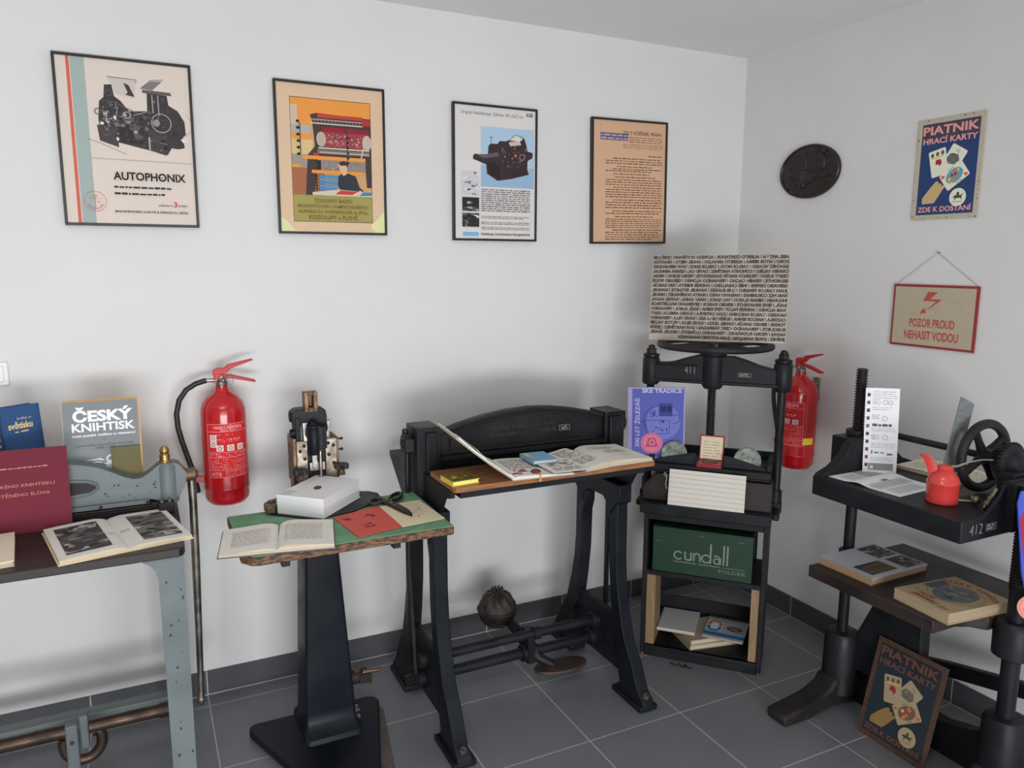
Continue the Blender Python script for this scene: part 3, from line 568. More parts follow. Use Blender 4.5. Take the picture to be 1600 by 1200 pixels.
# ================================================================== FIRE EXTINGUISHERS
def extinguisher(label, loc, rz, yellow):
    t = thing('fire_extinguisher', label, 'fire extinguisher', loc, rz, 'wall mounted fire extinguishers')
    R = 0.0775; ay = -0.105                                  # axis stands off the wall (local y = 0)
    b = MB(RED).lathe([(0.05, 0.0), (0.062, 0.004), (0.074, 0.018), (R, 0.032), (R, 0.06), (R + 0.0012, 0.062), (R + 0.0012, 0.066), (R, 0.068), (R, 0.335), (0.0755, 0.352), (0.069, 0.372), (0.055, 0.392), (0.036, 0.406), (0.026, 0.412), (0.022, 0.422), (0.022, 0.432)], (0, ay, 0), n=44)
    part('cylinder', b, t, world=False)
    lb = MB(flat((196, 28, 32), rough=0.35)); TXT = (226, 160, 158)
    def cyl(u, v, h):
        a = u / R; return V((math.sin(a) * (R + h), ay - math.cos(a) * (R + h), v))
    A = Art(lb, cyl, du=0.006, base=3e-4)
    A.rect(-0.068, 0.082, 0.112, 0.305, (200, 30, 34))
    for v in (0.112, 0.139, 0.185, 0.203, 0.278, 0.305): A.rect(-0.068, 0.082, v - 0.0006, v + 0.0006, TXT)
    for u in (-0.068, 0.082): A.rect(u - 0.0006, u + 0.0006, 0.112, 0.305, TXT)
    A.text('HASICÍ PŘÍSTROJ', 0.007, 0.288, 0.0105, TXT, 0.10, align='C', bold=0.02); A.greek(-0.02, 0.04, 0.279, 0.287, 2, TXT, seed=1)
    A.greek(-0.035, 0.03, 0.264, 0.271, 1, TXT, seed=2, word=0.014); A.greek(-0.035, 0.05, 0.240, 0.254, 2, TXT, seed=3)
    A.greek(-0.06, 0.076, 0.187, 0.201, 2, TXT, seed=4); A.greek(-0.06, 0.076, 0.143, 0.182, 6, TXT, seed=5, th=0.25); A.greek(-0.01, 0.076, 0.114, 0.137, 4, TXT, seed=6, th=0.25); A.text('HTB', -0.058, 0.117, 0.0145, TXT, 0.036)
    for k, (u, v) in enumerate([(-0.058, 0.245), (-0.058, 0.222), (-0.036, 0.208), (0.0, 0.208), (0.036, 0.208)]):
        A.rect(u, u + 0.024, v, v + 0.022, (214, 190, 186)); A.ring(u + 0.012, v + 0.011, 0.006, 0.002, (120, 50, 52)); A.poly([(u + 0.004, v + 0.003), (u + 0.018, v + 0.004), (u + 0.012, v + 0.015)], (120, 60, 60))
    if yellow: A.rect(0.084, 0.135, 0.118, 0.148, (222, 190, 40)); A.greek(0.09, 0.13, 0.122, 0.144, 3, (120, 100, 40), seed=7)
    part('instruction_label', lb, t, world=False)
    vv = MB(STEEL).lathe([(0.019, 0.430), (0.021, 0.436), (0.021, 0.447), (0.015, 0.450), (0.015, 0.466)], (0, ay, 0), n=18); vv.cyl((-0.015, ay, 0.452), (-0.052, ay, 0.4535), 0.0075, 0.0068)
    vv.sphere((0.004, ay - 0.016, 0.452), 0.010, 12); part('valve', vv, t, world=False)
    part('carry_handle', MB(flat((180, 20, 26), rough=0.35)).prism([(-0.026, 0.452), (0.03, 0.458), (0.112, 0.438), (0.118, 0.441), (0.113, 0.447), (0.04, 0.468), (0.005, 0.472), (-0.022, 0.478)], (0, ay - 0.011, 0), (1, 0, 0), (0, 0, 1), (0, 0.022, 0)), t, world=False, bevel=0.0015)
    part('squeeze_lever', MB(flat((186, 22, 28), rough=0.35)).prism([(-0.028, 0.470), (-0.026, 0.490), (-0.008, 0.496), (0.012, 0.494), (0.024, 0.507), (0.108, 0.524), (0.110, 0.518), (0.036, 0.494), (0.018, 0.476)], (0, ay - 0.010, 0), (1, 0, 0), (0, 0, 1), (0, 0.020, 0)), t, world=False, bevel=0.0015)
    part('safety_ring', MB(STEEL).tube([(0.028 + 0.012 * math.cos(q), ay - 0.014, 0.455 + 0.02 * math.sin(q)) for q in [2 * PI * k / 20 for k in range(20)]], 0.0009, 6, closed=True), t, world=False)
    hp = [(-0.05, ay, 0.4535), (-0.085, ay, 0.444), (-0.118, ay, 0.424), (-0.143, ay, 0.388), (-0.154, ay, 0.34), (-0.152, ay, 0.29), (-0.142, ay, 0.24), (-0.128, ay, 0.185), (-0.116, ay, 0.14), (-0.110, ay, 0.115)]
    part('hose', MB(RUBBER).tube(hp, 0.0095, 14), t, world=False)
    part('nozzle', MB(RUBBER).cyl((-0.113, ay, 0.125), (-0.1035, ay, 0.048), 0.0095, 0.0135), t, world=False)
    part('hose_clip', MB(RED).box(-0.125, -0.070, ay - 0.010, ay + 0.010, 0.085, 0.108), t, world=False, bevel=0.002)
    hb = MB(STEEL).box(-0.016, 0.016, -0.012, 0.0, 0.30, 0.40); hb.box(-0.012, 0.012, -0.06, -0.012, 0.37, 0.38); part('wall_bracket', hb, t, world=False)
    return t
extinguisher('red fire extinguisher with a curved black hose on the white back wall', (-2.466, 0, 0.797), 0.0, False)
extinguisher('red fire extinguisher with a yellow sticker on right wall behind the tall press', (0, -0.553, 0.765), -PI / 2, True)

# ================================================================== BOOKS
def open_book(name, label, loc, rz, pw, ph, tl, tr, arch, cover, artl=None, artr=None, group=None, gain=1.3, wl=None, wr_=None, paper=None, al=0.0, ar=0.0, over=0.004, cat='book'):
    """open book lying flat: spine along local y at x = 0; al/ar swing the two sides a little"""
    t = thing(name, label, cat, loc, rz, group); cov = MB(cover)
    for side, th, wd, ang in ((-1, tl, wl or pw, al), (1, tr, wr_ or pw, ar)):
        Rm = Matrix.Rotation(ang, 4, 'Z')
        cov.M = Rm; cov.box(min(0, side * (wd + over)), max(0, side * (wd + over)), -ph / 2 - over, ph / 2 + over, 0, 0.002)
    part('cover', cov, t, world=False)
    for side, th, wd, ang, art in ((-1, tl, wl or pw, al, artl), (1, tr, wr_ or pw, ar, artr)):
        Rm = Matrix.Rotation(ang, 4, 'Z')
        def prof(s, th=th, wd=wd): # height of the page surface at s metres from the spine
            q = s / wd
            return 0.002 + th * (0.35 + 0.65 * min(1, q * 5) ** 0.6) * (1 - 0.10 * max(0, q - 0.85) / 0.15) + arch * math.sin(PI * min(1, q * 1.05) ** 0.55) * (1 - q * 0.6)
        N = 16; xs = [wd * (i / N) ** 1.4 for i in range(N + 1)]
        mb = MB(EDGE, Rm); vs = []
        for i, s in enumerate(xs):
            for y in (-ph / 2, ph / 2): vs += [(side * s, y, 0.002), (side * s, y, prof(s))]
        fs = []
        for i in range(N):
            a, b = i * 4, i * 4 + 4
            fs += [(a, b, b + 1, a + 1), (a + 2, a + 3, b + 3, b + 2), (a, a + 2, b + 2, b)]
        fs += [(0, 1, 3, 2), (N * 4, N * 4 + 2, N * 4 + 3, N * 4 + 1)]
        mb.add(vs, fs); mb.m(paper or PAPER); mb.add([q for i in range(N + 1) for q in (vs[i * 4 + 1], vs[i * 4 + 3])], [(2 * i, 2 * i + 1, 2 * i + 3, 2 * i + 2) for i in range(N)])
        if art:
            A = Art(mb, (lambda u, v, h, side=side, wd=wd, prof=prof: V(((u if side > 0 else u - wd), v - ph / 2, prof(max(0, min(wd, u if side > 0 else wd - u))) + h))), gain=gain, du=0.008, base=4e-4)
            art(A, wd, ph)
        part('page_block', mb, t, world=False)
    return t
def book(name, label, M, bw, bh, th, cover, art=None, group=None, gain=1.3, edge=None, back=None, spine=None, cat='book', spine_art=None, cv=0.0022):
    """closed book, local frame: x across the cover from the spine, y up, z out of the front cover"""
    o = bpy.data.objects.new(name, None); COL.objects.link(o); o.empty_display_size = 0.05; o.matrix_world = M; MW[o] = M.copy()
    o['label'] = label; o['category'] = cat
    if group: o['group'] = group
    c = MB(cover).box(0, bw, 0, bh, th - cv, th)
    if art: art(Art(c, lambda u, v, h: V((u, v, th + h)), gain=gain), bw, bh)
    part('front_cover', c, o, world=False, smooth=False)
    c = MB(back or cover).box(0, bw + (0.005 if back else 0), 0, bh + (0.006 if back else 0), 0, cv); part('back_cover', c, o, world=False, smooth=False)
    c = MB(spine or cover).box(-0.0015, 0.0012, 0, bh, 0, th)
    if spine_art: spine_art(Art(c, lambda u, v, h: V((-0.0015 - h, v, th - u)), gain=gain), th, bh)
    part('spine', c, o, world=False, smooth=False)
    part('page_block', MB(edge or EDGE).box(0.0012, bw - 0.003, 0.003, bh - 0.003, cv, th - cv), o, world=False, smooth=False)
    return o
def frame3(o, x, y):
    x = V(x).normalized(); y = V(y); y = (y - x * y.dot(x)).normalized(); z = x.cross(y)
    return Matrix(((x.x, y.x, z.x, o[0]), (x.y, y.y, z.y, o[1]), (x.z, y.z, z.z, o[2]), (0, 0, 0, 1)))
def flatM(x, y, z, rz): return Matrix.Translation((x, y, z)) @ Matrix.Rotation(rz, 4, 'Z')

# ================================================================== GREY BOARD SHEAR (left)
t = thing('board_shear', 'grey painted bench shear with brown iron table at the left edge', 'machine', (-2.95, -0.45, 0))
tb = MB(BEDM).prism([(-3.75, -0.185), (-2.655, -0.185), (-2.643, -0.20), (-2.643, -0.735), (-2.648, -0.755), (-2.66, -0.766), (-3.75, -0.766)], (0, 0, 0.856), (1, 0, 0), (0, 1, 0), (0, 0, 0.026))
part('table', tb, t, bevel=0.003)
part('bed_strip', MB(IRON2).box(-3.75, -2.70, -0.40, -0.20, 0.882, 0.915), t, bevel=0.002)
g = MB(IRON2)
for k in range(4): g.box(-3.7, -2.72, -0.412 - k * 0.002, -0.40, 0.884 + k * 0.008, 0.889 + k * 0.008)
part('cutting_edge', g, t)
# blade arm: a cast beam with a long dark oval (a hollow's shade as colour) and a boss at its free end
arm_o = [(-3.7, 1.045), (-3.3, 1.052), (-2.98, 1.062), (-2.94, 1.062), (-2.90, 1.055), (-2.86, 1.043), (-2.825, 1.025), (-2.79, 1.005), (-2.765, 0.995), (-2.742, 0.996), (-2.72, 1.010), (-2.70, 1.026), (-2.69, 1.032), (-2.645, 1.034), (-2.632, 1.028), (-2.612, 0.998), (-2.615, 0.965), (-2.635, 0.925), (-2.655, 0.918), (-2.70, 0.918), (-2.72, 0.925), (-3.7, 0.925)]
a = MB(GREYP).prism(arm_o, (0, -0.395, 0), (1, 0, 0), (0, 0, 1), (0, 0.055, 0))
a.box(-3.7, -2.725, -0.408, -0.34, 0.915, 0.928)
a.lathe([(0.030, 0.905), (0.033, 0.925), (0.033, 1.025), (0.026, 1.036)], (-2.668, -0.372, 0), n=24)
a.m(CHIP); rnd = random.Random(5)
for k in range(16):
    x, z, r = rnd.uniform(-2.85, -2.70), rnd.uniform(0.935, 0.985), rnd.uniform(0.001, 0.003); a.prism([(r * 1.4 * math.cos(q), r * math.sin(q)) for q in [PI * i / 4 for i in range(8)]], (x, -0.3952, z), (1, 0, 0), (0, 0, 1), (0, -0.0006, 0))
part('blade_arm', a, t, bevel=0.003)
ov = [(-3.25, 0.965), (-2.93, 0.960), (-2.885, 0.965), (-2.865, 0.978), (-2.868, 0.992), (-2.89, 1.003), (-2.93, 1.008), (-3.25, 1.008)]
rim = MB(GREYP); rp = [(q[0], -0.397, q[1]) for q in ov]; rim.tube(rp, 0.006, 8, closed=True); part('recess_rim', rim, t)
part('recess_shade', MB(IRON2).prism(ov, (0, -0.3955, 0), (1, 0, 0), (0, 0, 1), (0, -0.0012, 0)), t, smooth=False)  # raised dark plate; the oval hollow's shade is put into its colour
part('oil_cap', MB(BRASS).lathe([(0.019, 1.034), (0.019, 1.040), (0.0155, 1.042), (0.0155, 1.060), (0.013, 1.062), (0.013, 1.066), (0.0145, 1.068), (0.0145, 1.074), (0.009, 1.086), (0.0, 1.089)], (-2.672, -0.372, 0), n=20), t)
part('clamp_block', MB(IRON2).box(-2.70, -2.655, -0.43, -0.34, 0.884, 0.918), t, bevel=0.002)
for x in (-2.69, -2.668): part('screw', MB(STEEL).cyl((x, -0.425, 0.918), (x, -0.425, 0.926), 0.005, n=8), t)
for x in (-2.86, -2.73): part('screw', MB(IRON2).cyl((x, -0.408, 0.921), (x, -0.416, 0.921), 0.005, n=8), t)
lv = MB(LEVER).tube([(-2.598, -0.372, 0.985), (-2.597, -0.372, 0.88), (-2.600, -0.372, 0.70), (-2.606, -0.372, 0.40), (-2.610, -0.372, 0.235), (-2.612, -0.372, 0.205)], [0.013, 0.0125, 0.0135, 0.011, 0.010, 0.013], 14); lv.sphere((-2.612, -0.372, 0.195), 0.0145, 14, (1, 1, 1.4))
part('hand_lever', lv, t)
hb = MB(BRONZE).cyl((-2.63, -0.372, 0.985), (-2.583, -0.372, 0.985), 0.022); hb.cyl((-2.583, -0.372, 0.985), (-2.576, -0.372, 0.985), 0.012); part('lever_hub', hb, t, bevel=0.002)
lg = MB(GREYP).prism([(-2.648, 0.858), (-2.750, 0.858), (-2.752, 0.848), (-2.735, 0.838), (-2.722, 0.82), (-2.716, 0.795), (-2.712, 0.0), (-2.652, 0.0)], (0, -0.752, 0), (1, 0, 0), (0, 0, 1), (0, 0.022, 0)); lg.box(-2.668, -2.6525, -0.735, -0.24, 0.80, 0.8555); lg.box(-2.668, -2.652, -0.745, -0.68, 0, 0.80)
lg.m(CHIP); rnd = random.Random(3)
for k in range(18): x, z, r = rnd.uniform(-2.70, -2.656), rnd.uniform(0.1, 0.8), rnd.uniform(0.0012, 0.0038); lg.prism([(r * rnd.uniform(.6, 1.3) * math.cos(q), r * rnd.uniform(0.8, 2) * math.sin(q)) for q in [PI * i / 4 for i in range(8)]], (x, -0.752, z), (1, 0, 0), (0, 0, 1), (0, -0.0005, 0))
part('leg', lg, t, bevel=0.0)
lg = MB(GREYP).box(-2.71, -2.652, -0.235, -0.205, 0, 0.858); part('leg', lg, t, bevel=0.003)
for y in (-0.74, -0.22): part('leg', MB(GREYP).box(-3.70, -3.64, y - 0.012, y + 0.012, 0, 0.858), t)
cb = MB(GREYP).box(-3.67, -2.66, -0.27, -0.235, 0.130, 0.184); cb.box(-3.665, -2.665, -0.285, -0.27, 0.170, 0.1835); part('crossbar', cb, t, bevel=0.003)
cs = MB(RODB).tube([(-3.7, -0.5, 0.264), (-2.995, -0.5, 0.264)], 0.021, 14)
cs.tube([(-2.935, -0.5, 0.262), (-2.665, -0.5, 0.262)], 0.0205, 14); cs.cyl((-2.74, -0.5, 0.262), (-2.70, -0.5, 0.262), 0.0235)
part('treadle_shaft', cs, t)
cr = MB(RODB).tube([(-2.930 + 0.0 * k, -0.5, 0.244) for k in range(1)] + [(-2.955 + 0.052 * math.sin(q), -0.5, 0.217 - 0.058 * math.cos(q)) for q in [PI * 0.72 - PI * 1.35 * k / 14 for k in range(15)]], 0.016, 12); part('crank', cr, t)
hg = MB(GREYP).box(-2.998, -2.965, -0.525, -0.50, 0.02, 0.290); hg.box(-2.962, -2.938, -0.50, -0.47, 0.190, 0.300); part('hanger_arm', hg, t, bevel=0.004)
part('pivot_bolt', MB(CHIP).cyl((-2.982, -0.5255, 0.236), (-2.982, -0.528, 0.236), 0.006, n=10), t)

# books on the shear
def a_(A, w_, h_):
    A.text('ČESKÝ', w_ * 0.53, h_ * 0.808, 0.033, (240, 238, 236), w_ * 0.80, align='C', bold=0.045); A.text('KNIHTISK', w_ * 0.53, h_ * 0.708, 0.026, (240, 238, 236), w_ * 0.84, align='C', bold=0.03)
    A.text('mezi pozdní gotikou a renesancí', w_ * 0.53, h_ * 0.655, 0.0085, (236, 234, 232), w_ * 0.84, align='C', bold=0.02)
    A.text('I', w_ * 0.53, h_ * 0.605, 0.008, (60, 60, 62), align='C'); A.text('severinsko-kosořská dynastie', w_ * 0.53, h_ * 0.558, 0.008, (66, 66, 68), w_ * 0.76, align='C'); A.text('1488-1557', w_ * 0.53, h_ * 0.525, 0.008, (66, 66, 68), w_ * 0.27, align='C')
    for k in range(5): A.poly([(w_ * (0.24 + 0.012 * k), h_ * (0.415 - 0.012 * k)), (w_ * (0.45 - 0.01 * k), h_ * (0.432 - 0.014 * k)), (w_ * (0.52 - 0.01 * k), h_ * (0.405 - 0.012 * k)), (w_ * (0.40), h_ * (0.412 - 0.012 * k))], (214, 214, 214) if k % 2 == 0 else (120, 124, 126))
    A.ring(w_ * 0.60, h_ * 0.415, 0.012, 0.005, (206, 206, 206)); A.ring(w_ * 0.585, h_ * 0.365, 0.010, 0.005, (206, 206, 206)); A.line([(w_ * 0.50, h_ * 0.38), (w_ * 0.66, h_ * 0.345)], 0.004, (206, 206, 206))
book('book', 'large grey book with white lettering standing behind the grey shear arm', frame3((-2.950, -0.300, 0.9155), (1, 0.0, 0), (0, 0.13, 1)), 0.210, 0.315, 0.036, flat((128, 134, 135), gain=1.1), a_, back=flat((216, 170, 112)), spine=flat((176, 186, 188)), edge=PAPER)
def a_(A, w_, h_):
    A.greek(0.006, w_ - 0.008, h_ * 0.15, h_ * 0.85, 8, (100, 92, 58), seed=3, word=0.01, ragged=0.3, th=0.3)
book('booklet', 'small olive booklet with rounded corner leaning on the grey book', frame3((-2.822, -0.3385, 0.980), (1, 0.0, 0), (0, 0.14, 1)), 0.082, 0.108, 0.004, flat((112, 104, 68), gain=1.0), a_, cat='booklet', cv=0.001)
def a_(A, w_, h_):
    A.text('světísku', w_ * 0.15, h_ * 0.78, 0.020, (206, 176, 112), w_ * 0.62, rot=0.0, bold=0.03); A.text('knihy o', w_ * 0.40, h_ * 0.865, 0.008, (206, 176, 112), w_ * 0.35); A.greek(w_ * 0.3, w_ * 0.7, h_ * 0.735, h_ * 0.765, 1, (206, 176, 112), seed=2); A.line([(w_ * 0.72, h_ * 0.12), (w_ * 0.74, h_ * 0.2)], 0.003, (190, 160, 110))
def sa_(A, w_, h_): A.greek(w_ * 0.3, w_ * 0.7, h_ * 0.3, h_ * 0.85, 9, (150, 160, 180), seed=6)
book('book', 'dark blue book with gold lettering, leaning behind the crimson folder', frame3((-3.119, -0.290, 0.9155), (0.80, 0.60, 0.0), (-0.14, 0.02, 1)), 0.118, 0.312, 0.045, flat((40, 74, 120)), a_, spine=flat((34, 60, 100)), edge=flat((120, 120, 124)), spine_art=sa_)
book('book', 'orange and black book upright at the far left beside the blue book', frame3((-3.215, -0.305, 0.9155), (1, -0.15, 0), (0, 0.1, 1)), 0.085, 0.20, 0.02, flat((170, 90, 30)), lambda A, w_, h_: (A.rect(0, w_, 0, h_ * 0.45, (40, 28, 24)), A.rect(w_ * 0.2, w_ * 0.8, h_ * 0.5, h_ * 0.9, (200, 140, 50))))
t = thing('folder', 'crimson folder with gold lettering standing open on the brown table', 'folder', (-3.12, -0.42, 0.882))
fm = frame3((-3.33, -0.447, 0.8825), (1, 0.004, 0), (0, 0.07, 1)); GLD = (186, 128, 112)
c = MB(flat((116, 34, 50), gain=1.05), fm).box(0, 0.395, 0, 0.247, 0, 0.003)
A = Art(c, lambda u, v, h: fm @ V((u, v, 0.003 + h)), gain=1.25); c.M = Matrix()
A.greek(0.12, 0.345, 0.190, 0.198, 1, GLD, seed=2, word=0.010, ragged=0, th=0.40); A.text('500 LET ČESKÉHO KNIHTISKU', 0.358, 0.137, 0.0095, GLD, 0.225, align='R'); A.text('500 LET TIŠTĚNÉHO SLOVA', 0.345, 0.110, 0.0095, GLD, 0.205, align='R')
part('front_board', c, t, smooth=False)
fb = frame3((-3.33, -0.4545, 0.8825), (1, 0.004, 0), (0, 0.07, 1)); part('back_board', MB(flat((122, 36, 52)), fm).box(0, 0.393, 0.001, 0.245, -0.006, -0.002), t, smooth=False)
def pl_(A, w_, h_):
    photo_art(A, w_ * 0.13, w_ * 0.80, h_ * 0.52, h_ * 0.90, 5, n=30); photo_art(A, w_ * 0.13, w_ * 0.80, h_ * 0.10, h_ * 0.50, 6, n=34); A.greek(w_ * 0.84, w_ * 0.97, h_ * 0.42, h_ * 0.5, 4, (176, 172, 168), seed=2)
def pr_(A, w_, h_):
    photo_art(A, w_ * 0.28, w_ * 0.90, h_ * 0.52, h_ * 0.90, 7, n=30, back=3); photo_art(A, w_ * 0.28, w_ * 0.90, h_ * 0.10, h_ * 0.50, 8, n=34, back=3); A.greek(w_ * 0.05, w_ * 0.2, h_ * 0.45, h_ * 0.52, 4, (150, 146, 142), seed=3)
open_book('open_photo_book', 'open book of black and white photographs on the brown shear table', (-2.815, -0.587, 0.882), 0.21, 0.166, 0.300, 0.012, 0.009, 0.004, flat((214, 192, 150)), pl_, pr_)
def a_(A, w_, h_): A.rect(w_ * 0.1, w_ * 0.62, h_ * 0.12, h_ * 0.42, (92, 80, 66)); A.rect(w_ * 0.15, w_ * 0.55, h_ * 0.16, h_ * 0.36, (120, 104, 84))
book('book', 'cream book with a small brown picture, cut off at left edge of the table', flatM(-3.275, -0.745, 0.882, 0.11), 0.225, 0.25, 0.016, flat((214, 200, 176)), a_, edge=EDGE)

# ================================================================== PEDESTAL STITCHER
t = thing('stitching_machine', 'black pedestal stitching machine with green topped board, left of center', 'machine', (-2.2, -0.45, 0))
tri = [(-2.462, -0.372), (-2.458, -0.345), (-2.44, -0.332), (-2.03, -0.332), (-2.002, -0.345), (-1.995, -0.375), (-2.125, -0.85), (-2.15, -0.87), (-2.27, -0.87), (-2.29, -0.85)]
part('wood_underlay', MB(pm('grey_brown_board', (0.13, 0.105, 0.095), (0.105, 0.085, 0.078), 0.7)).prism([(-2.42, -0.34), (-2.02, -0.34), (-1.985, -0.40), (-2.075, -0.89), (-2.335, -0.89)], (0, 0, 0), (1, 0, 0), (0, 1, 0), (0, 0, 0.006)), t)
part('base_plate', MB(NAVY).prism(tri, (0, 0, 0.006), (1, 0, 0), (0, 1, 0), (0, 0, 0.026)), t, bevel=0.005)
for x, y in ((-2.425, -0.365), (-2.035, -0.365)): part('screw_hole', MB(CHIP).cyl((x, y, 0.032), (x, y, 0.0325), 0.007, n=14), t)
def loft(mb, secs):
    """rounded rectangular sections (cx, cy, half x, half y, corner, z)"""
    vs = []; N = 24
    for cx, cy, hx, hy, c, z in secs:
        for sx, sy, a0 in ((1, 1, 0), (-1, 1, PI / 2), (-1, -1, PI), (1, -1, 1.5 * PI)):
            for i in range(6):
                q = a0 + PI / 2 * i / 5; vs.append((cx + sx * (hx - c) + c * math.cos(q), cy + sy * (hy - c) + c * math.sin(q), z))
    k = len(secs); fs = [(i * N + j, i * N + (j + 1) % N, (i + 1) * N + (j + 1) % N, (i + 1) * N + j) for i in range(k - 1) for j in range(N)]
    return mb.add(vs, fs + [list(range(N))[::-1], list(range((k - 1) * N, k * N))])
cy = -0.425
c = loft(MB(NAVY), [(-2.202, -0.43, 0.100, 0.125, 0.02, 0.030), (-2.202, -0.43, 0.098, 0.120, 0.02, 0.048), (-2.202, -0.427, 0.090, 0.092, 0.015, 0.064), (-2.202, cy, 0.0885, 0.080, 0.012, 0.085), (-2.202, cy, 0.087, 0.079, 0.012, 0.12), (-2.207, cy, 0.072, 0.077, 0.012, 0.40), (-2.211, cy, 0.058, 0.075, 0.012, 0.67), (-2.211, cy, 0.057, 0.075, 0.012, 0.824)])
part('column', c, t)
# bracket for the treadle and the base bolt on the right flank
tk = MB(IRON2).cyl((-2.145, -0.44, 0.185), (-2.055, -0.44, 0.185), 0.026, n=14); tk.box(-2.09, -2.045, -0.47, -0.43, 0.168, 0.200); part('treadle_bracket', tk, t, bevel=0.003)
tp = MB(BRONZE)
tp.tube([(-2.075, -0.455, 0.205), (-2.035, -0.455, 0.202), (-2.008, -0.455, 0.200)], [0.009, 0.008, 0.006], 8); tp.tube([(-2.045, -0.448, 0.196), (-2.006, -0.445, 0.196)], 0.006, 8); tp.cyl((-2.095, -0.455, 0.212), (-2.095, -0.455, 0.220), 0.011, n=6); tp.cyl((-2.055, -0.458, 0.160), (-2.055, -0.458, 0.172), 0.011, n=6); part('treadle_link', tp, t)
bt = MB(STEEL).cyl((-2.103, -0.46, 0.032), (-2.103, -0.46, 0.042), 0.016, n=6); bt.thread((-2.103, -0.46, 0.042), (-2.103, -0.46, 0.085), 0.007, 0.004, 0.0012); bt.cyl((-2.103, -0.46, 0.060), (-2.103, -0.46, 0.068), 0.013, n=6); part('base_bolt', bt, t)
bd = [(-2.503, -0.445), (-1.867, -0.445), (-1.868, -0.838), (-1.875, -0.845), (-2.455, -0.845), (-2.478, -0.838), (-2.503, -0.802)]
part('board', MB(EDGEW).prism(bd, (0, 0, 0.822), (1, 0, 0), (0, 1, 0), (0, 0, 0.027)), t, bevel=0.004, label='worn brown board edge')
part('baize_top', MB(GREENC).prism([(-2.499, -0.449), (-1.871, -0.449), (-1.871, -0.841), (-2.455, -0.841), (-2.475, -0.836), (-2.499, -0.801)], (0, 0, 0.849), (1, 0, 0), (0, 1, 0), (0, 0, 0.002)), t, label='green baize covering')
for x in (-2.385, -2.055): part('board_bracket', MB(IRON).box(x - 0.012, x + 0.012, -0.84, -0.60, 0.806, 0.822), t, bevel=0.002)
# the stitching head, rising behind the board
HM = Matrix.Translation((-2.183, -0.300, 0.985)) @ Matrix.Scale(1.05, 4) @ Matrix.Translation((2.21, 0.435, -1.018))
def part_h(name, mb, parent, **k):
    mb.v = [HM @ p for p in mb.v]; return part(name, mb, parent, **k)
c = loft(MB(IRON), [(-2.211, -0.405, 0.057, 0.035, 0.01, 0.80), (-2.211, -0.405, 0.075, 0.04, 0.01, 0.86), (-2.211, -0.40, 0.072, 0.04, 0.01, 0.95), (-2.211, -0.395, 0.068, 0.035, 0.01, 1.06)]); part_h('head_casting', c, t)
part('head_bracket', MB(IRON).box(-2.265, -2.150, -0.42, -0.25, 0.775, 0.848), t, bevel=0.004)
part('side_table', MB(IRON2).prism([(-2.385, -0.44), (-2.36, -0.40), (-2.29, -0.37), (-2.06, -0.365), (-2.015, -0.385), (-1.992, -0.42), (-1.995, -0.47), (-2.03, -0.52), (-2.12, -0.58), (-2.25, -0.61), (-2.37, -0.50)], (0, 0, 0.8512), (1, 0, 0), (0, 1, 0), (0, 0, 0.005)), t, bevel=0.002)
sg = MB(BRONZE).prism([(-2.385, -0.50), (-2.36, -0.50), (-2.30, -0.44), (-2.285, -0.40), (-2.31, -0.39), (-2.37, -0.43), (-2.388, -0.455)], (0, 0, 0.8565), (1, 0, 0), (0, 1, 0), (0, 0, 0.026)); sg.cyl((-2.362, -0.452, 0.882), (-2.362, -0.452, 0.888), 0.012); part('side_gauge', sg, t, bevel=0.003)
HX = -2.2085; HY = -0.452
for a0, a1, ps in ((-2.276, -2.241, ((-2.266, 1.045), (-2.252, 1.062), (-2.251, 1.018), (-2.266, 0.982))), (-2.181, -2.143, ((-2.172, 1.065), (-2.155, 1.056), (-2.171, 1.025), (-2.155, 0.995)))):
    pl = MB(PLATE).box(a0, a1, HY - 0.012, HY + 0.010, 0.935, 1.078)
    part_h('guide_plate', pl, t, bevel=0.002)
    for x, z in ps: part_h('guide_screw', MB(IRON2).lathe([(0.0055, 0), (0.0055, 0.005), (0.003, 0.006), (0.003, 0.004)], (x, HY - 0.012, z), (0, -1, 0), n=12), t)
part_h('side_cheek', MB(BRONZE).box(-2.288, -2.276, -0.458, -0.36, 0.93, 1.088), t, bevel=0.002); part_h('side_cheek', MB(BRONZE).box(-2.143, -2.135, -0.458, -0.36, 0.94, 1.08), t, bevel=0.002)
for z in (1.072, 1.035): part_h('side_screw', MB(IRON2).cyl((-2.136, -0.445, z), (-2.122, -0.445, z), 0.003, n=8).sphere((-2.122, -0.445, z), 0.0055, 8), t)
up = MB(IRON).box(-2.275, -2.258, -0.45, -0.38, 1.06, 1.155); up.prism([(-2.27, 1.125), (-2.285, 1.14), (-2.285, 1.172), (-2.27, 1.182), (-2.19, 1.185), (-2.172, 1.175), (-2.168, 1.15), (-2.172, 1.13)], (0, -0.445, 0), (1, 0, 0), (0, 0, 1), (0, 0.055, 0)); up.box(-2.232, -2.17, -0.44, -0.38, 1.05, 1.14)
for z in (1.157, 1.10): up.cyl((-2.29, -0.425, z), (-2.268, -0.425, z), 0.018 if z > 1.12 else 0.014, n=14)
part_h('rocker_frame', up, t, bevel=0.003)
sp = MB(STEEL).prism([(-2.252, 1.075), (-2.255, 1.14), (-2.235, 1.14), (-2.243, 1.12), (-2.245, 1.10), (-2.235, 1.075)], (0, -0.462, 0), (1, 0, 0), (0, 0, 1), (0, 0.02, 0)); part_h('curved_cheek', sp, t, bevel=0.002); sp = MB(STEEL).prism([(-2.168, 1.082), (-2.160, 1.142), (-2.175, 1.142), (-2.172, 1.115), (-2.180, 1.09)], (0, -0.462, 0), (1, 0, 0), (0, 0, 1), (0, 0.02, 0)); part_h('curved_cheek', sp, t, bevel=0.002)
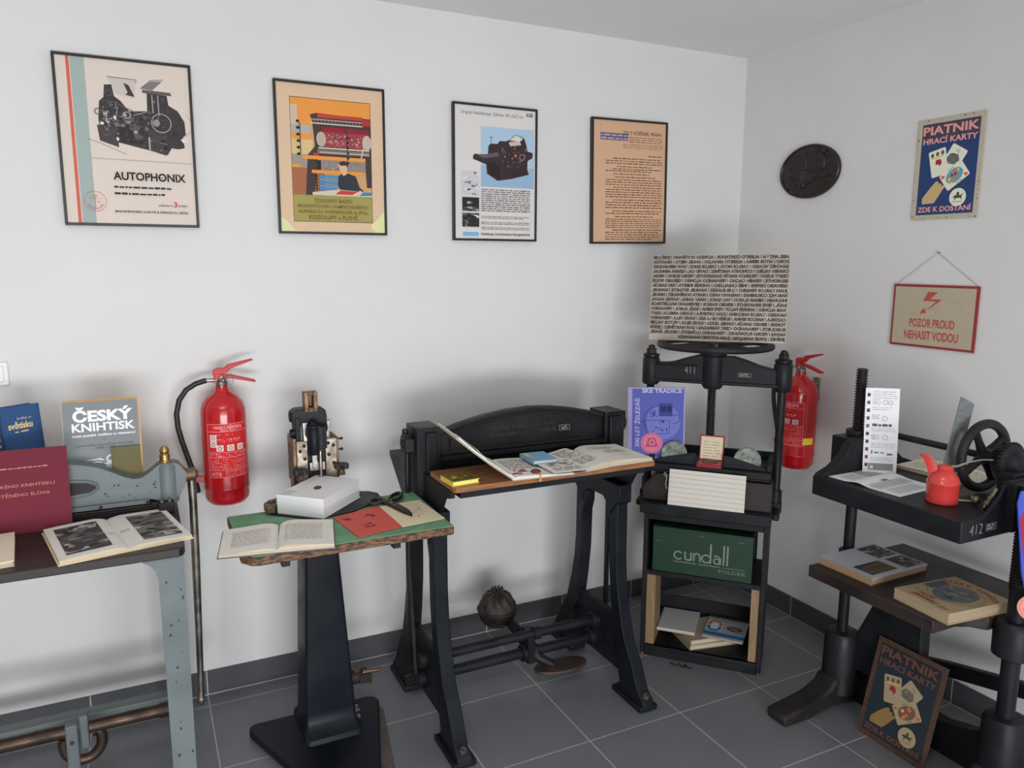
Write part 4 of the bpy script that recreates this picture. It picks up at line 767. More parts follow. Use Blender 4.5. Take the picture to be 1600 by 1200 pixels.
te = MB(BRONZE).box(-2.243, -2.229, -0.452, -0.415, 1.172, 1.240); te.box(-2.213, -2.199, -0.452, -0.415, 1.172, 1.240); te.box(-2.229, -2.213, -0.452, -0.415, 1.172, 1.188); te.box(-2.229, -2.213, -0.452, -0.415, 1.228, 1.240); te.box(-2.229, -2.213, -0.430, -0.415, 1.188, 1.228)
part_h('top_link', te, t, bevel=0.002)
pg = MB(NAVY).lathe([(0.020, 1.032), (0.022, 1.036), (0.022, 1.115), (0.018, 1.122), (0.024, 1.124), (0.024, 1.132), (0.016, 1.135)], (-2.219, -0.470, 0), n=24); pg.cyl((-2.219, -0.470, 1.135), (-2.219, -0.470, 1.145), 0.014, n=6); pg.box(-2.20, -2.178, -0.475, -0.44, 1.05, 1.125); part_h('plunger', pg, t)
part_h('spring', MB(STEEL).tube([(-2.203 + 0.0065 * math.cos(q * 0.9), -0.490 + 0.0065 * math.sin(q * 0.9), 1.045 + 0.0011 * q) for q in range(76)], 0.0013, 6), t)
pn = MB(STEEL).box(-2.229, -2.212, -0.478, -0.462, 0.985, 1.034); pn.cyl((-2.203, -0.485, 0.958), (-2.203, -0.485, 1.045), 0.0055); pn.lathe([(0.011, 0.948), (0.011, 0.954), (0.006, 0.958), (0.006, 0.968)], (-2.203, -0.485, 0), n=16); pn.box(-2.236, -2.185, -0.468, -0.46, 0.975, 1.003); part_h('staple_driver', pn, t, bevel=0.001)
part_h('head_throat', MB(CHIP).box(-2.241, -2.181, -0.447, -0.436, 0.93, 1.05), t)
for x, y, z in ((-2.272, -0.492, 0.974), (-2.134, -0.487, 0.978)):
    kn = MB(RUBBER); k = 20
    kn.prism([((0.024 if i % 2 else 0.0215) * math.cos(PI * i / k), (0.024 if i % 2 else 0.0215) * math.sin(PI * i / k)) for i in range(2 * k)], (x, y, z), (1, 0, 0), (0, 1, 0), (0, 0, 0.016)); kp = part_h('clamp_knob', kn, t)
    part_h('knob_stem', MB(BRONZE).cyl((x, y, z - 0.014), (x, y, z), 0.010).box(x - 0.010, x + 0.010, y - 0.008, -0.455, z - 0.022, z - 0.012), kp)
    part_h('knob_recess', MB(CHIP).cyl((x, y, z + 0.016), (x, y, z + 0.0165), 0.015), kp)

# things on the green board
ZB = 0.851
sm = frame3((-2.226, -0.617, ZB + 0.0055), (0.69, 0.72, 0), (-0.71, 0.70, 0))      # the two thick volumes stand crosswise on the side table
def stackM(dz, j=0.0): return Matrix.Translation((0, 0, dz)) @ sm @ Matrix.Rotation(j, 4, 'Z')
def a_(A, w_, h_):
    A.ell(0.105, 0.085, 0.0225, 0.0135, (84, 62, 54), rot=0.4); A.ring(0.105, 0.085, 0.012, 0.003, (104, 80, 68))
    A.k += 8; A.rect(0.004, 0.055, h_ - 0.05, h_ - 0.001, (196, 200, 192)); A.greek(0.010, 0.048, h_ - 0.038, h_ - 0.012, 3, (130, 140, 130), seed=3)
book('book', 'thick white volume under another of the same kind on the stitching machine', stackM(0), 0.238, 0.172, 0.031, WHITE, None, edge=EDGEWH, spine=WHITE, cv=0.001)
book('book', 'thick white volume with a brown oval on its cover, topmost on the stitching machine', stackM(0.0312, 0.01), 0.238, 0.172, 0.033, WHITE, a_, edge=EDGEWH, spine=WHITE, cv=0.001)
def gl(A, w_, h_): A.greek(w_ * 0.18, w_ * 0.86, h_ * 0.22, h_ * 0.82, 19, (168, 160, 150), seed=8, ragged=0.05, th=0.34, word=0.012)
def gr(A, w_, h_): A.greek(w_ * 0.12, w_ * 0.80, h_ * 0.20, h_ * 0.84, 20, (166, 158, 148), seed=9, ragged=0.05, th=0.34, word=0.012)
open_book('open_book', 'open printed book with plain text pages overhanging the green board', (-2.387, -0.733, ZB), -0.185, 0.160, 0.218, 0.007, 0.013, 0.009, flat((92, 96, 100)), gl, gr, al=0.02, ar=-0.02)
t = thing('pamphlet', 'open pamphlet with red cover and cream page under the dark scissors', 'booklet', (-2.05, -0.68, ZB))
rp = [(-2.197, -0.612), (-2.168, -0.822), (-2.022, -0.788), (-2.033, -0.560)]; c = MB(flat((196, 76, 66))).prism(rp, (0, 0, ZB + 0.0015), (1, 0, 0), (0, 1, 0), (0, 0, 0.002))
A = Art(c, plane_map((-2.18, -0.80, ZB + 0.0035), (1, 0.17, 0), (-0.17, 1, 0)), gain=1.3)
for u, v, s in ((0.045, 0.145, 1.0), (0.115, 0.135, 1.15), (0.075, 0.055, 1.3)):
    rd = random.Random(int(u * 1000))
    for k in range(9): A.ell(u + rd.uniform(-0.014, 0.014) * s, v + rd.uniform(-0.012, 0.012) * s, rd.uniform(0.003, 0.008) * s, rd.uniform(0.002, 0.006) * s, rd.choice([(120, 50, 46), (140, 60, 54), (104, 48, 44)]), n=9)
part('red_cover', c, t, smooth=False, label='red cover')
c = MB(flat((206, 190, 160))).prism([(-2.022, -0.788), (-1.873, -0.770), (-1.884, -0.556), (-2.030, -0.566)], (0, 0, ZB + 0.0005), (1, 0, 0), (0, 1, 0), (0, 0, 0.003))
A = Art(c, plane_map((-2.018, -0.785, ZB + 0.0035), (1, 0.1, 0), (-0.05, 1, 0)), gain=1.3); A.greek(0.03, 0.12, 0.11, 0.20, 9, (190, 172, 144), seed=4); A.clutter([(0.06, 0.03), (0.13, 0.03), (0.13, 0.15), (0.06, 0.15)], 14, [(150, 136, 112), (120, 108, 90)], 3, 0.003, 0.009)
part('cream_page', c, t, smooth=False, label='cream page')
t = thing('scissors', 'dark tailor scissors lying on the open red pamphlet', 'scissors', (-1.99, -0.60, ZB))
SC = pm('dark_scissor_steel', (0.085, 0.070, 0.058), (0.050, 0.040, 0.034), 0.38, 0.5, metal=0.7, scale=25)
z = ZB + 0.012; pv = V((-1.992, -0.578, z))
def loop(c, a, b, rot, r): return [(c[0] + a * math.cos(q) * math.cos(rot) - b * math.sin(q) * math.sin(rot), c[1] + a * math.cos(q) * math.sin(rot) + b * math.sin(q) * math.cos(rot), z) for q in [2 * PI * k / 24 for k in range(24)]]
b1 = MB(SC).tube(loop((-2.030, -0.535), 0.030, 0.022, 0.7, 0), 0.0058, 10, closed=True); b1.tube([(-2.012, -0.552, z), pv], [0.008, 0.011], 10); b1.prism([(-0.012, 0.010), (0.012, 0.010), (0.013, -0.07), (0.008, -0.125), (0.0, -0.142), (-0.008, -0.10)], pv + V((0, 0, -0.009)), (0.98, 0.2, 0), (-0.2, 0.98, 0), (0, 0, 0.006)); part('blade', b1, t, bevel=0.001)
b2 = MB(SC).tube(loop((-1.958, -0.517), 0.044, 0.017, 0.95, 0), 0.0068, 10, closed=True); b2.tube([(-1.978, -0.548, z), pv], [0.009, 0.011], 10); b2.prism([(-0.011, 0.010), (0.014, 0.010), (0.015, -0.08), (0.008, -0.13), (0.002, -0.145), (-0.006, -0.10)], pv + V((0.001, 0, -0.003)), (0.98, 0.17, 0), (-0.17, 0.98, 0), (0, 0, 0.006)); part('blade', b2, t, bevel=0.001)
part('pivot_screw', MB(STEEL).cyl(pv + V((0, 0, 0.0)), pv + V((0, 0, 0.007)), 0.007, n=14), t)

# ================================================================== TREADLE CREASING MACHINE (center)
t = thing('creasing_machine', 'black cast iron treadle machine with arched beam and honey wood board, center', 'machine', (-1.45, -0.48, 0))
def side_frame(x0, x1, sgn):
    fo = [(-0.852, 0.012), (-0.850, 0.032), (-0.842, 0.046), (-0.815, 0.066), (-0.795, 0.100), (-0.765, 0.160), (-0.712, 0.235), (-0.678, 0.341), (-0.655, 0.44), (-0.645, 0.54), (-0.642, 0.79), (-0.575, 0.79), (-0.578, 0.70), (-0.592, 0.66), (-0.596, 0.50), (-0.612, 0.38), (-0.630, 0.28), (-0.650, 0.20), (-0.672, 0.11), (-0.690, 0.055), (-0.668, 0.03), (-0.655, 0.012)]
    X = (1, 0, 0); m = MB(NAVY).prism(fo, (x0, 0, 0), (0, 1, 0), (0, 0, 1), (x1 - x0, 0, 0)); m.box(x0 - 0.012, x1 + 0.018, -0.848, -0.655, 0.004, 0.024)
    m.m(RUST).cyl(((x0 + x1) / 2, -0.826, 0.045), ((x0 + x1) / 2, -0.834, 0.066), 0.014, n=8)
    part('leg', m, t, bevel=0.004)
    bo = [(-(y) - 0.985, z) for y, z in fo]
    m = MB(IRON).prism(bo, (x0, 0, 0), (0, 1, 0), (0, 0, 1), (x1 - x0, 0, 0)); m.box(x0 - 0.012, x1 + 0.018, -0.33, -0.137, 0.004, 0.024); part('leg', m, t, bevel=0.004)
    arch = [(-0.660, 0.835), (-0.660, 0.765), (-0.642, 0.755), (-0.592, 0.70), (-0.580, 0.74), (-0.545, 0.765), (-0.44, 0.765), (-0.405, 0.74), (-0.393, 0.70), (-0.343, 0.755), (-0.325, 0.765), (-0.325, 0.835)]
    m = MB(NAVY).prism(arch, (x0 - 0.004, 0, 0), (0, 1, 0), (0, 0, 1), (x1 - x0 + 0.008, 0, 0)); part('frame_head', m, t, bevel=0.004)
    m = MB(IRON).box(x0 + 0.015, x1 - 0.015, -0.66, -0.32, 0.08, 0.30); m.cyl((x0 - 0.01, -0.49, 0.22), (x1 + 0.015, -0.49, 0.22), 0.032); m.cyl((x0 - 0.01, -0.47, 0.135), (x1 + 0.015, -0.47, 0.135), 0.035); part('frame_web', m, t, bevel=0.004)
side_frame(-1.866, -1.814, -1); side_frame(-1.120, -1.070, 1)
u = MB(IRON).box(-1.872, -1.782, -0.505, -0.385, 0.83, 1.094); u.box(-1.842, -1.80, -0.52, -0.505, 0.83, 1.078); part('upright', u, t, bevel=0.004)
u = MB(IRON).box(-1.092, -1.002, -0.505, -0.385, 0.83, 1.088); u.box(-1.078, -1.03, -0.52, -0.505, 0.83, 1.072); part('upright', u, t, bevel=0.004)
top = [(-1.79, 1.062), (-1.70, 1.090), (-1.60, 1.112), (-1.50, 1.126), (-1.42, 1.130), (-1.34, 1.127), (-1.24, 1.114), (-1.16, 1.096), (-1.085, 1.074)]
part('arched_beam', MB(IRON).prism([(-1.79, 0.965)] + top + [(-1.085, 0.965)], (0, -0.478, 0), (1, 0, 0), (0, 0, 1), (0, 0.04, 0)), t, bevel=0.003)
rm = MB(IRON2); ins = [(x, z - 0.016) for x, z in top]
rm.tube([(x, -0.482, z - 0.004) for x, z in top], 0.0075, 8); rm.tube([(-1.74, -0.480, 0.990)] + [(max(-1.74, min(-1.115, x)), -0.480, z - 0.022) for x, z in top] + [(-1.115, -0.480, 0.985)], 0.004, 6, closed=True); part('beam_moulding', rm, t)
bl = MB(IRON).box(-1.79, -1.085, -0.500, -0.480, 0.965, 0.982); bl.box(-1.79, -1.085, -0.47, -0.45, 0.93, 0.97); part('blade_holder', bl, t, bevel=0.002)
A = Art(MB(IRON2), plane_map((-1.585, -0.478, 1.022), (1, 0, 0), (0, 0, 1)), base=1.5e-3)
A.greek(0, 0.285, 0.003, 0.052, 2, IRON2, seed=5, th=0.62, word=0.026, ragged=0.08); rd = random.Random(3)
part('cast_lettering', A.mb, t, smooth=False)
pl = MB(IRON).box(-1.289, -1.239, -0.4805, -0.478, 1.027, 1.052); A = Art(pl, plane_map((-1.289, -0.4805, 1.027), (1, 0, 0), (0, 0, 1)), gain=1.6); LN = (150, 146, 140)
for r in ((0.002, 0.048, 0.002, 0.003), (0.002, 0.048, 0.022, 0.023), (0.002, 0.003, 0.002, 0.023), (0.047, 0.048, 0.002, 0.023)): A.rect(*r, LN)
A.greek(0.012, 0.04, 0.006, 0.019, 2, LN, seed=2); part('name_plate', pl, t, smooth=False)
wb = MB(WOOD).prism([(-1.850, -0.575), (-1.850, -0.79), (-1.842, -0.80), (-1.070, -0.80), (-1.062, -0.79), (-1.062, -0.575)], (0, 0, 0.940), (1, 0, 0), (0, 1, 0), (0, 0, 0.018)); part('wood_board', wb, t, bevel=0.002, label='honey coloured wood board')
ib = MB(IRON).box(-1.845, -1.055, -0.575, -0.14, 0.905, 0.935); part('bed', ib, t, bevel=0.003)
ib = MB(IRON).box(-1.82, -1.09, -0.775, -0.575, 0.912, 0.940); ib.box(-1.83, -1.08, -0.60, -0.575, 0.90, 0.94); part('board_support', ib, t, bevel=0.003)
for x0, x1 in ((-1.862, -1.845), (-1.06, -1.043)):
    part('bed_bracket', MB(IRON).prism([(-0.14, 0.935), (-0.14, 0.915), (-0.33, 0.77), (-0.36, 0.77), (-0.36, 0.935)], (x0, 0, 0), (0, 1, 0), (0, 0, 1), (x1 - x0, 0, 0)), t, bevel=0.002)
    part('arm_bracket', MB(IRON).prism([(-0.77, 0.935), (-0.77, 0.915), (-0.70, 0.895), (-0.66, 0.835), (-0.36, 0.835), (-0.36, 0.935)], (x0 + 0.012 if x0 < -1.5 else x0 - 0.02, 0, 0), (0, 1, 0), (0, 0, 1), (0.014, 0, 0)), t, bevel=0.002)
for x, s in ((-1.888, -1), (-0.985, 1)):
    gr = MB(IRON2).cyl((x - s * 0.012, -0.44, 1.03), (x + s * 0.014, -0.44, 1.03), 0.036, n=18); gr.cyl((x, -0.44, 1.03), (x + s * 0.022, -0.44, 1.03), 0.014)
    gr.box(x - 0.016, x + 0.016, -0.475, -0.425, 1.005, 1.052) if s < 0 else gr.cyl((x + 0.012, -0.45, 1.0), (x + 0.012, -0.45, 1.075), 0.011)
    gr.cyl((x, -0.425, 1.04), (x, -0.425, 1.08), 0.012, n=8); part('cam', gr, t, bevel=0.002)
    part('pull_rod', MB(IRON2).tube([(x, -0.44, 1.02), (x + s * 0.004, -0.45, 0.6), (x + s * 0.0 - s * 0.01, -0.47, 0.16)], 0.0085, 10), t)
    part('guide_rod', MB(IRON).box(x - s * 0.012 - 0.006, x - s * 0.012 + 0.006, -0.405, -0.385, 0.14, 0.99), t)
for y, z, r in ((-0.49, 0.22, 0.0185), (-0.47, 0.135, 0.021)):
    b = MB(IRON).cyl((-1.81, y, z), (-1.115, y, z), r, n=22)
    for x in (-1.80, -1.125): b.cyl((x - 0.012, y, z), (x + 0.012, y, z), r + 0.006, n=20)
    part('cross_shaft', b, t)
ta = MB(IRON).tube([(-1.425, -0.30, 0.205), (-1.42, -0.38, 0.195), (-1.40, -0.47, 0.150), (-1.375, -0.50, 0.115), (-1.325, -0.525, 0.088)], [0.020, 0.022, 0.026, 0.020, 0.015], 12)
ta.cyl((-1.44, -0.47, 0.135), (-1.375, -0.47, 0.135), 0.034); ta.box(-1.425, -1.395, -0.505, -0.445, 0.10, 0.235); ta.cyl((-1.40, -0.49, 0.22), (-1.37, -0.49, 0.22), 0.026); part('treadle_arm', ta, t, bevel=0.002)
pd = [(0.112 * math.cos(q) * (1.0 if math.cos(q) > 0 else 1.0), 0.050 * math.sin(q)) for q in [2 * PI * k / 36 for k in range(36)]]
part('foot_pedal', MB(RUST).m(pm('worn_pedal_iron', (0.07, 0.055, 0.045), (0.11, 0.07, 0.05), 0.42, 0.55, metal=0.5, scale=16)).prism(pd, (-1.293, -0.53, 0.072), (1, -0.10, 0.02), (0.1, 1, 0.06), (0, 0, 0.013)), t, bevel=0.003)
# counterweight wrapped in a gathered leather bag
cw = MB(LEATHER); c = V((-1.447, -0.262, 0.238)); n, mm = 48, 22; vs = []
for i in range(mm + 1):
    a = PI * i / mm
    for j in range(n):
        b = 2 * PI * j / n; top_ = max(0, math.cos(a)); r = 0.077 * (1 + 0.045 * math.sin(b * 9 + 1.5 * math.sin(a * 3)) * (0.3 + 1.2 * top_) + 0.02 * math.sin(b * 17 + i))
        sq = 1.0 if i < mm * 0.5 else 1.04
        vs.append(c + V((math.sin(a) ** 0.8 * math.cos(b) * r * sq, math.sin(a) ** 0.8 * math.sin(b) * r, math.cos(a) * r * (0.95 if i < mm / 2 else 1.05))))
cw.add(vs, [(i * n + j, (i + 1) * n + j, (i + 1) * n + (j + 1) % n, i * n + (j + 1) % n) for i in range(mm) for j in range(n)])
cwp = part('counterweight', cw, t)
kn = MB(LEATHER)
for k in range(9):
    q = 2 * PI * k / 9; kn.tube([c + V((0.012 * math.cos(q), 0.012 * math.sin(q), 0.070)), c + V((0.016 * math.cos(q), 0.016 * math.sin(q), 0.080)), c + V((0.026 * math.cos(q + 0.3), 0.026 * math.sin(q + 0.3), 0.089))], [0.006, 0.005, 0.004], 6)
part('gathered_neck', kn, cwp)
st = MB(RUBBER).tube([c + V((0.083 * math.cos(q), 0.083 * math.sin(q), 0.0)) for q in [2 * PI * k / 40 for k in range(40)]], 0.004, 6, closed=True); st.box(c.x - 0.084, c.x - 0.070, c.y - 0.02, c.y + 0.01, c.z - 0.01, c.z + 0.03); part('strap', st, cwp)

# things on the honey board
ZH = 0.958
def a_(A, w_, h_):
    A.rect(0, w_, 0, h_, (108, 98, 34)); A.rect(0.012, w_ - 0.01, 0.012, h_ - 0.012, (78, 72, 30)); A.ell(w_ * 0.5, h_ * 0.5, 0.03, 0.024, (120, 104, 30)); rd = random.Random(6)
    for k in range(14): A.ell(rd.uniform(0.02, w_ - 0.02), rd.uniform(0.02, h_ - 0.02), rd.uniform(0.004, 0.010), rd.uniform(0.003, 0.008), rd.choice([(60, 66, 26), (150, 80, 30), (176, 160, 40), (70, 60, 24)]))
book('booklet', 'small thick yellow booklet at the left end of the honey wood board', flatM(-1.848, -0.784, ZH, 0.08), 0.096, 0.092, 0.016, flat((196, 178, 60)), a_, edge=flat((226, 210, 110)), cat='booklet')
t = thing('large_open_book', 'large open book with raised left pages leaning on the black upright', 'book', (-1.65, -0.68, ZH))
sp0 = V((-1.645, -0.803, ZH + 0.004)); sy = V((0.02, 0.235, 0)); up_ = V((-0.190, 0.0, 0.150))
def raised(mb, off0, off1, sag, L, th, mat):
    N = 14; vs = []
    for i in range(N + 1):
        s = i / N
        for y in (0, 1):
            p = sp0 + sy * y + up_ * (s * L) + V((0, 0, -sag * math.sin(PI * s))) + V((0.62, 0, 0.78)) * (off0 + (off1 - off0) * s)
            vs += [p, p + V((0.62, 0, 0.78)) * th]
    fs = [(0, 2, 3, 1), (N * 4, N * 4 + 1, N * 4 + 3, N * 4 + 2)]
    for i in range(N):
        a, b = i * 4, i * 4 + 4; fs += [(a, b, b + 2, a + 2), (a + 1, a + 3, b + 3, b + 1), (a, a + 1, b + 1, b), (a + 2, b + 2, b + 3, a + 3)]
    mb.m(mat).add(vs, fs); return mb
part('front_cover', raised(MB(), 0, 0, 0.006, 1.06, 0.003, flat((176, 160, 140))), t)
part('raised_pages', raised(MB(), 0.004, 0.004, 0.006, 1.03, 0.006, PAPER), t)
part('loose_page', raised(MB(), 0.012, 0.011, 0.012, 0.72, 0.0012, PAPER), t)
cm = Matrix.Translation((-1.645, -0.803, ZH)) @ Matrix.Rotation(-0.085, 4, 'Z')
c = MB(flat((176, 160, 140)), cm).box(0, 0.225, -0.002, 0.238, 0, 0.003); part('back_cover', c, t)
c = MB(PAPER, cm); N = 12; hh = lambda s: 0.003 + 0.011 * (0.5 + 0.5 * math.sin(PI * min(1, s * 1.2) ** 0.5)) * (1 - 0.35 * s); vs = []
for i in range(N + 1):
    s = i / N
    for y in (0, 0.235): vs += [(0.222 * s, y, 0.003), (0.222 * s, y, hh(s))]
fs = [(0, 1, 3, 2), (N * 4, N * 4 + 2, N * 4 + 3, N * 4 + 1)]
for i in range(N):
    a, b = i * 4, i * 4 + 4; fs += [(a, b, b + 1, a + 1), (a + 2, a + 3, b + 3, b + 2), (a + 1, b + 1, b + 3, a + 3)]
c.add(vs, fs); A = Art(c, lambda u, v, h: cm @ V((u, v, hh(u / 0.222) + h)), gain=1.3, du=0.01, base=4e-4); c.M = Matrix()
A.greek(0.02, 0.20, 0.085, 0.215, 9, (96, 80, 74), seed=4, ragged=0.1, word=0.02, th=0.4); A.k += 3
rd = random.Random(12)
for k in range(14): A.ell(0.05 + rd.uniform(-0.03, 0.05), 0.052 + rd.uniform(-0.022, 0.022), rd.uniform(0.005, 0.014), rd.uniform(0.004, 0.009), rd.choice([(150, 66, 60), (166, 84, 76), (136, 54, 50)]), n=9)
part('right_pages', c, t, smooth=False)
t = thing('wax_seal', 'dark red wax seal with a tan ribbon on the edge of large open book', 'seal', (-1.545, -0.80, ZH + 0.012))
part('seal', MB(flat((104, 30, 34), rough=0.35)).lathe([(0.012, 0.0), (0.017, 0.002), (0.016, 0.006), (0.010, 0.008), (0.009, 0.006)], (-1.548, -0.782, ZH + 0.0135), n=18), t)
part('ribbon', MB(flat((176, 140, 96))).add([(-1.552, -0.79, ZH + 0.016), (-1.545, -0.79, ZH + 0.016), (-1.543, -0.812, ZH + 0.010), (-1.550, -0.812, ZH + 0.010), (-1.5435, -0.8135, ZH - 0.012), (-1.5505, -0.8135, ZH - 0.012), (-1.552, -0.79, ZH + 0.0165), (-1.545, -0.79, ZH + 0.0165), (-1.543, -0.813, ZH + 0.0105), (-1.550, -0.813, ZH + 0.0105), (-1.5435, -0.8145, ZH - 0.012), (-1.5505, -0.8145, ZH - 0.012)],
     [(6, 7, 8, 9), (9, 8, 10, 11), (0, 3, 2, 1), (3, 5, 4, 2), (0, 6, 9, 3), (3, 9, 11, 5), (1, 2, 8, 7), (2, 4, 10, 8), (4, 5, 11, 10), (0, 1, 7, 6)]), t, smooth=False)
def a_(A, w_, h_): A.rect(0.004, 0.022, h_ * 0.55, h_ * 0.95, (196, 180, 140)); A.line([(0.026, h_ * 0.92), (0.026, h_ * 0.4)], 0.002, (196, 180, 140)); A.greek(0.008, 0.03, h_ * 0.3, h_ * 0.45, 2, (190, 176, 140), seed=3)
book('booklet', 'small blue book with white page edge lying on the large open book', frame3((-1.519, -0.712, ZH + 0.0175), (0.998, -0.05, 0.0), (0.03, 1, 0.0)), 0.092, 0.118, 0.013, flat((112, 156, 186)), a_, edge=EDGEWH, cat='booklet')
lm = frame3((-1.505, -0.832, ZH + 0.0165), (1, 0.0, -0.02), (0.05, 1, 0.0))
c = MB(PAPER, lm).box(0, 0.142, 0, 0.165, 0, 0.0012); A = Art(c, lambda u, v, h: lm @ V((u, v, 0.0012 + h)), gain=1.3); c.M = Matrix()
photo_art(A, 0.02, 0.132, 0.075, 0.152, 9, tones=((50, 46, 44), (90, 84, 80), (150, 142, 134), (200, 192, 182), (70, 64, 62)), n=22, back=3); A.greek(0.02, 0.125, 0.02, 0.06, 4, (150, 140, 128), seed=4)
single('leaflet', c, 'loose leaflet with a dark engraving between the two open books on the honey board', 'leaflet', smooth=False)
def ql(A, w_, h_): A.greek(w_ * 0.15, w_ * 0.9, h_ * 0.52, h_ * 0.92, 7, (104, 96, 90), seed=5, ragged=0.2, word=0.02, th=0.45); A.greek(w_ * 0.15, w_ * 0.9, h_ * 0.2, h_ * 0.48, 5, (104, 96, 90), seed=6, ragged=0.3, word=0.02, th=0.45)
def qr(A, w_, h_): A.greek(w_ * 0.15, w_ * 0.75, h_ * 0.70, h_ * 0.85, 3, (104, 96, 90), seed=7, ragged=0.3, word=0.014, th=0.4); A.greek(w_ * 0.35, w_ * 0.8, h_ * 0.45, h_ * 0.65, 4, (110, 102, 96), seed=8, ragged=0.3, word=0.014, th=0.4); A.line([(w_ * 0.5, h_ * 0.28), (w_ * 0.7, h_ * 0.26)], 0.003, (110, 102, 96))
open_book('open_book', 'open book with arched text pages at the right end of the honey board', (-1.262, -0.672, ZH), 0.02, 0.190, 0.236, 0.010, 0.010, 0.010, flat((196, 186, 170)), ql, qr, wl=0.125, al=0.15)

# ================================================================== CABINET AND TALL COPYING PRESS (turned into the corner)
CM = Matrix.Translation((-0.700, -0.657, 0)) @ Matrix.Rotation(math.radians(-47.15), 4, 'Z'); CRZ = math.radians(-47.15)
def CL(x, y, z): return CM @ V((x, y, z))
BLK = pm('black_stained_wood', (0.009, 0.009, 0.010), (0.014, 0.014, 0.016), 0.5, 0.6, spec=0.3, scale=8, bump=0.1)
t = thing('press_cabinet', 'black open cabinet under the tall press, with shelves and pale wood side boards', 'cabinet', CL(0, 0, 0), CRZ)
D = 0.30
for x0, x1 in ((-0.248, -0.230), (0.230, 0.248)): part('side_panel', MB(BLK).box(x0, x1, 0.0, D, 0.012, 0.645), t, world=False, bevel=0.002)
part('top_panel', MB(BLK).box(-0.230, 0.230, 0.0, D, 0.612, 0.645), t, world=False, bevel=0.002)
part('shelf', MB(BLK).box(-0.230, 0.230, 0.0, D, 0.368, 0.388), t, world=False, bevel=0.002)
part('bottom_shelf', MB(BLK).box(-0.230, 0.230, 0.0, D, 0.034, 0.050), t, world=False, bevel=0.002)
part('plinth', MB(BLK).box(-0.230, 0.230, 0.004, 0.020, 0.0, 0.050), t, world=False, bevel=0.002)
part('back_panel', MB(BLK).box(-0.230, 0.196, D - 0.008, D, 0.388, 0.612), t, world=False)
part('back_rail', MB(BLK).box(-0.230, 0.230, D - 0.012, D, 0.050, 0.16), t, world=False)
for x in (-0.239, 0.239):
    for y in (0.012, D - 0.012): part('foot', MB(STEEL).cyl((x, y, 0), (x, y, 0.012), 0.008, n=10), t, world=False)
part('side_board', MB(TANW).box(-0.229, -0.192, 0.012, 0.15, 0.0505, 0.366), t, world=False, bevel=0.001, label='pale wood side board')
part('side_board', MB(TANW).box(0.196, 0.229, 0.012, 0.15, 0.0505, 0.366), t, world=False, bevel=0.001, label='pale wood side board')
def CF(x, y, z, rot=0.0): return CM @ Matrix.Translation((x, y, z)) @ Matrix.Rotation(rot, 4, 'Z')
# green tin box
t = thing('tin_box', 'dark green tin box with white lettering on the cabinet shelf', 'box', CL(0, 0.1, 0.388), CRZ)
b = MB(BOXG, CM).box(-0.208, 0.193, 0.010, 0.235, 0.3885, 0.575); b.M = Matrix()
part('lid_rim', MB(BOXG, CM).box(-0.210, 0.195, 0.008, 0.237, 0.575, 0.583), t, bevel=0.002)
A = Art(b, lambda u, v, h: CL(-0.208 + u, 0.010 - h, 0.3885 + v), gain=1.5, base=3e-4); LG = (104, 116, 104)
lets = [(0.100, 'c'), (0.139, 'u'), (0.176, 'n'), (0.212, 'd'), (0.252, 'a'), (0.288, 'l'), (0.303, 'l')]
B0 = 0.062; r_ = 0.0165; wd = 0.0062
A.ring(0.106, B0 + r_, r_, wd, LG, a0=0.7, a1=2 * PI - 0.7)
A.ring(0.146, B0 + 0.013, 0.0125, wd, LG, a0=PI, a1=2 * PI); A.rect(0.1305, 0.1367, B0 + 0.012, B0 + 0.035, LG); A.rect(0.1553, 0.1615, B0 - 0.001, B0 + 0.035, LG)
A.ring(0.182, B0 + 0.021, 0.0125, wd, LG, a0=0, a1=PI); A.rect(0.1665, 0.1727, B0 - 0.001, B0 + 0.034, LG); A.rect(0.1915, 0.1977, B0 - 0.001, B0 + 0.022, LG)
A.ring(0.219, B0 + r_, r_, wd, LG, a0=0.5, a1=2 * PI - 0.5); A.rect(0.2335, 0.2405, B0 - 0.002, B0 + 0.082, LG)
A.ring(0.262, B0 + 0.012, 0.0115, wd * 0.9, LG); A.ring(0.261, B0 + 0.022, 0.013, wd * 0.8, LG, a0=0.2, a1=PI * 0.8); A.rect(0.2725, 0.279, B0 - 0.002, B0 + 0.028, LG)
A.rect(0.286, 0.2925, B0 - 0.002, B0 + 0.082, LG); A.rect(0.3005, 0.307, B0 - 0.002, B0 + 0.082, LG)
A.rect(0.087, 0.182, B0 - 0.013, B0 - 0.010, LG); A.rect(0.190, 0.274, B0 - 0.013, B0 - 0.010, LG); A.rect(0.284, 0.378, B0 - 0.013, B0 - 0.0105, (84, 96, 86))
A.text('FOLDER', 0.378, 0.026, 0.0155, (84, 96, 86), 0.107, align='R', bold=0.01)
for u, v in ((0.19, 0.170), (0.345, 0.165), (0.012, 0.13)): A.line([(u, v), (u + 0.02, v + 0.002)], 0.002, (96, 104, 92))
part('body', b, t, smooth=False)
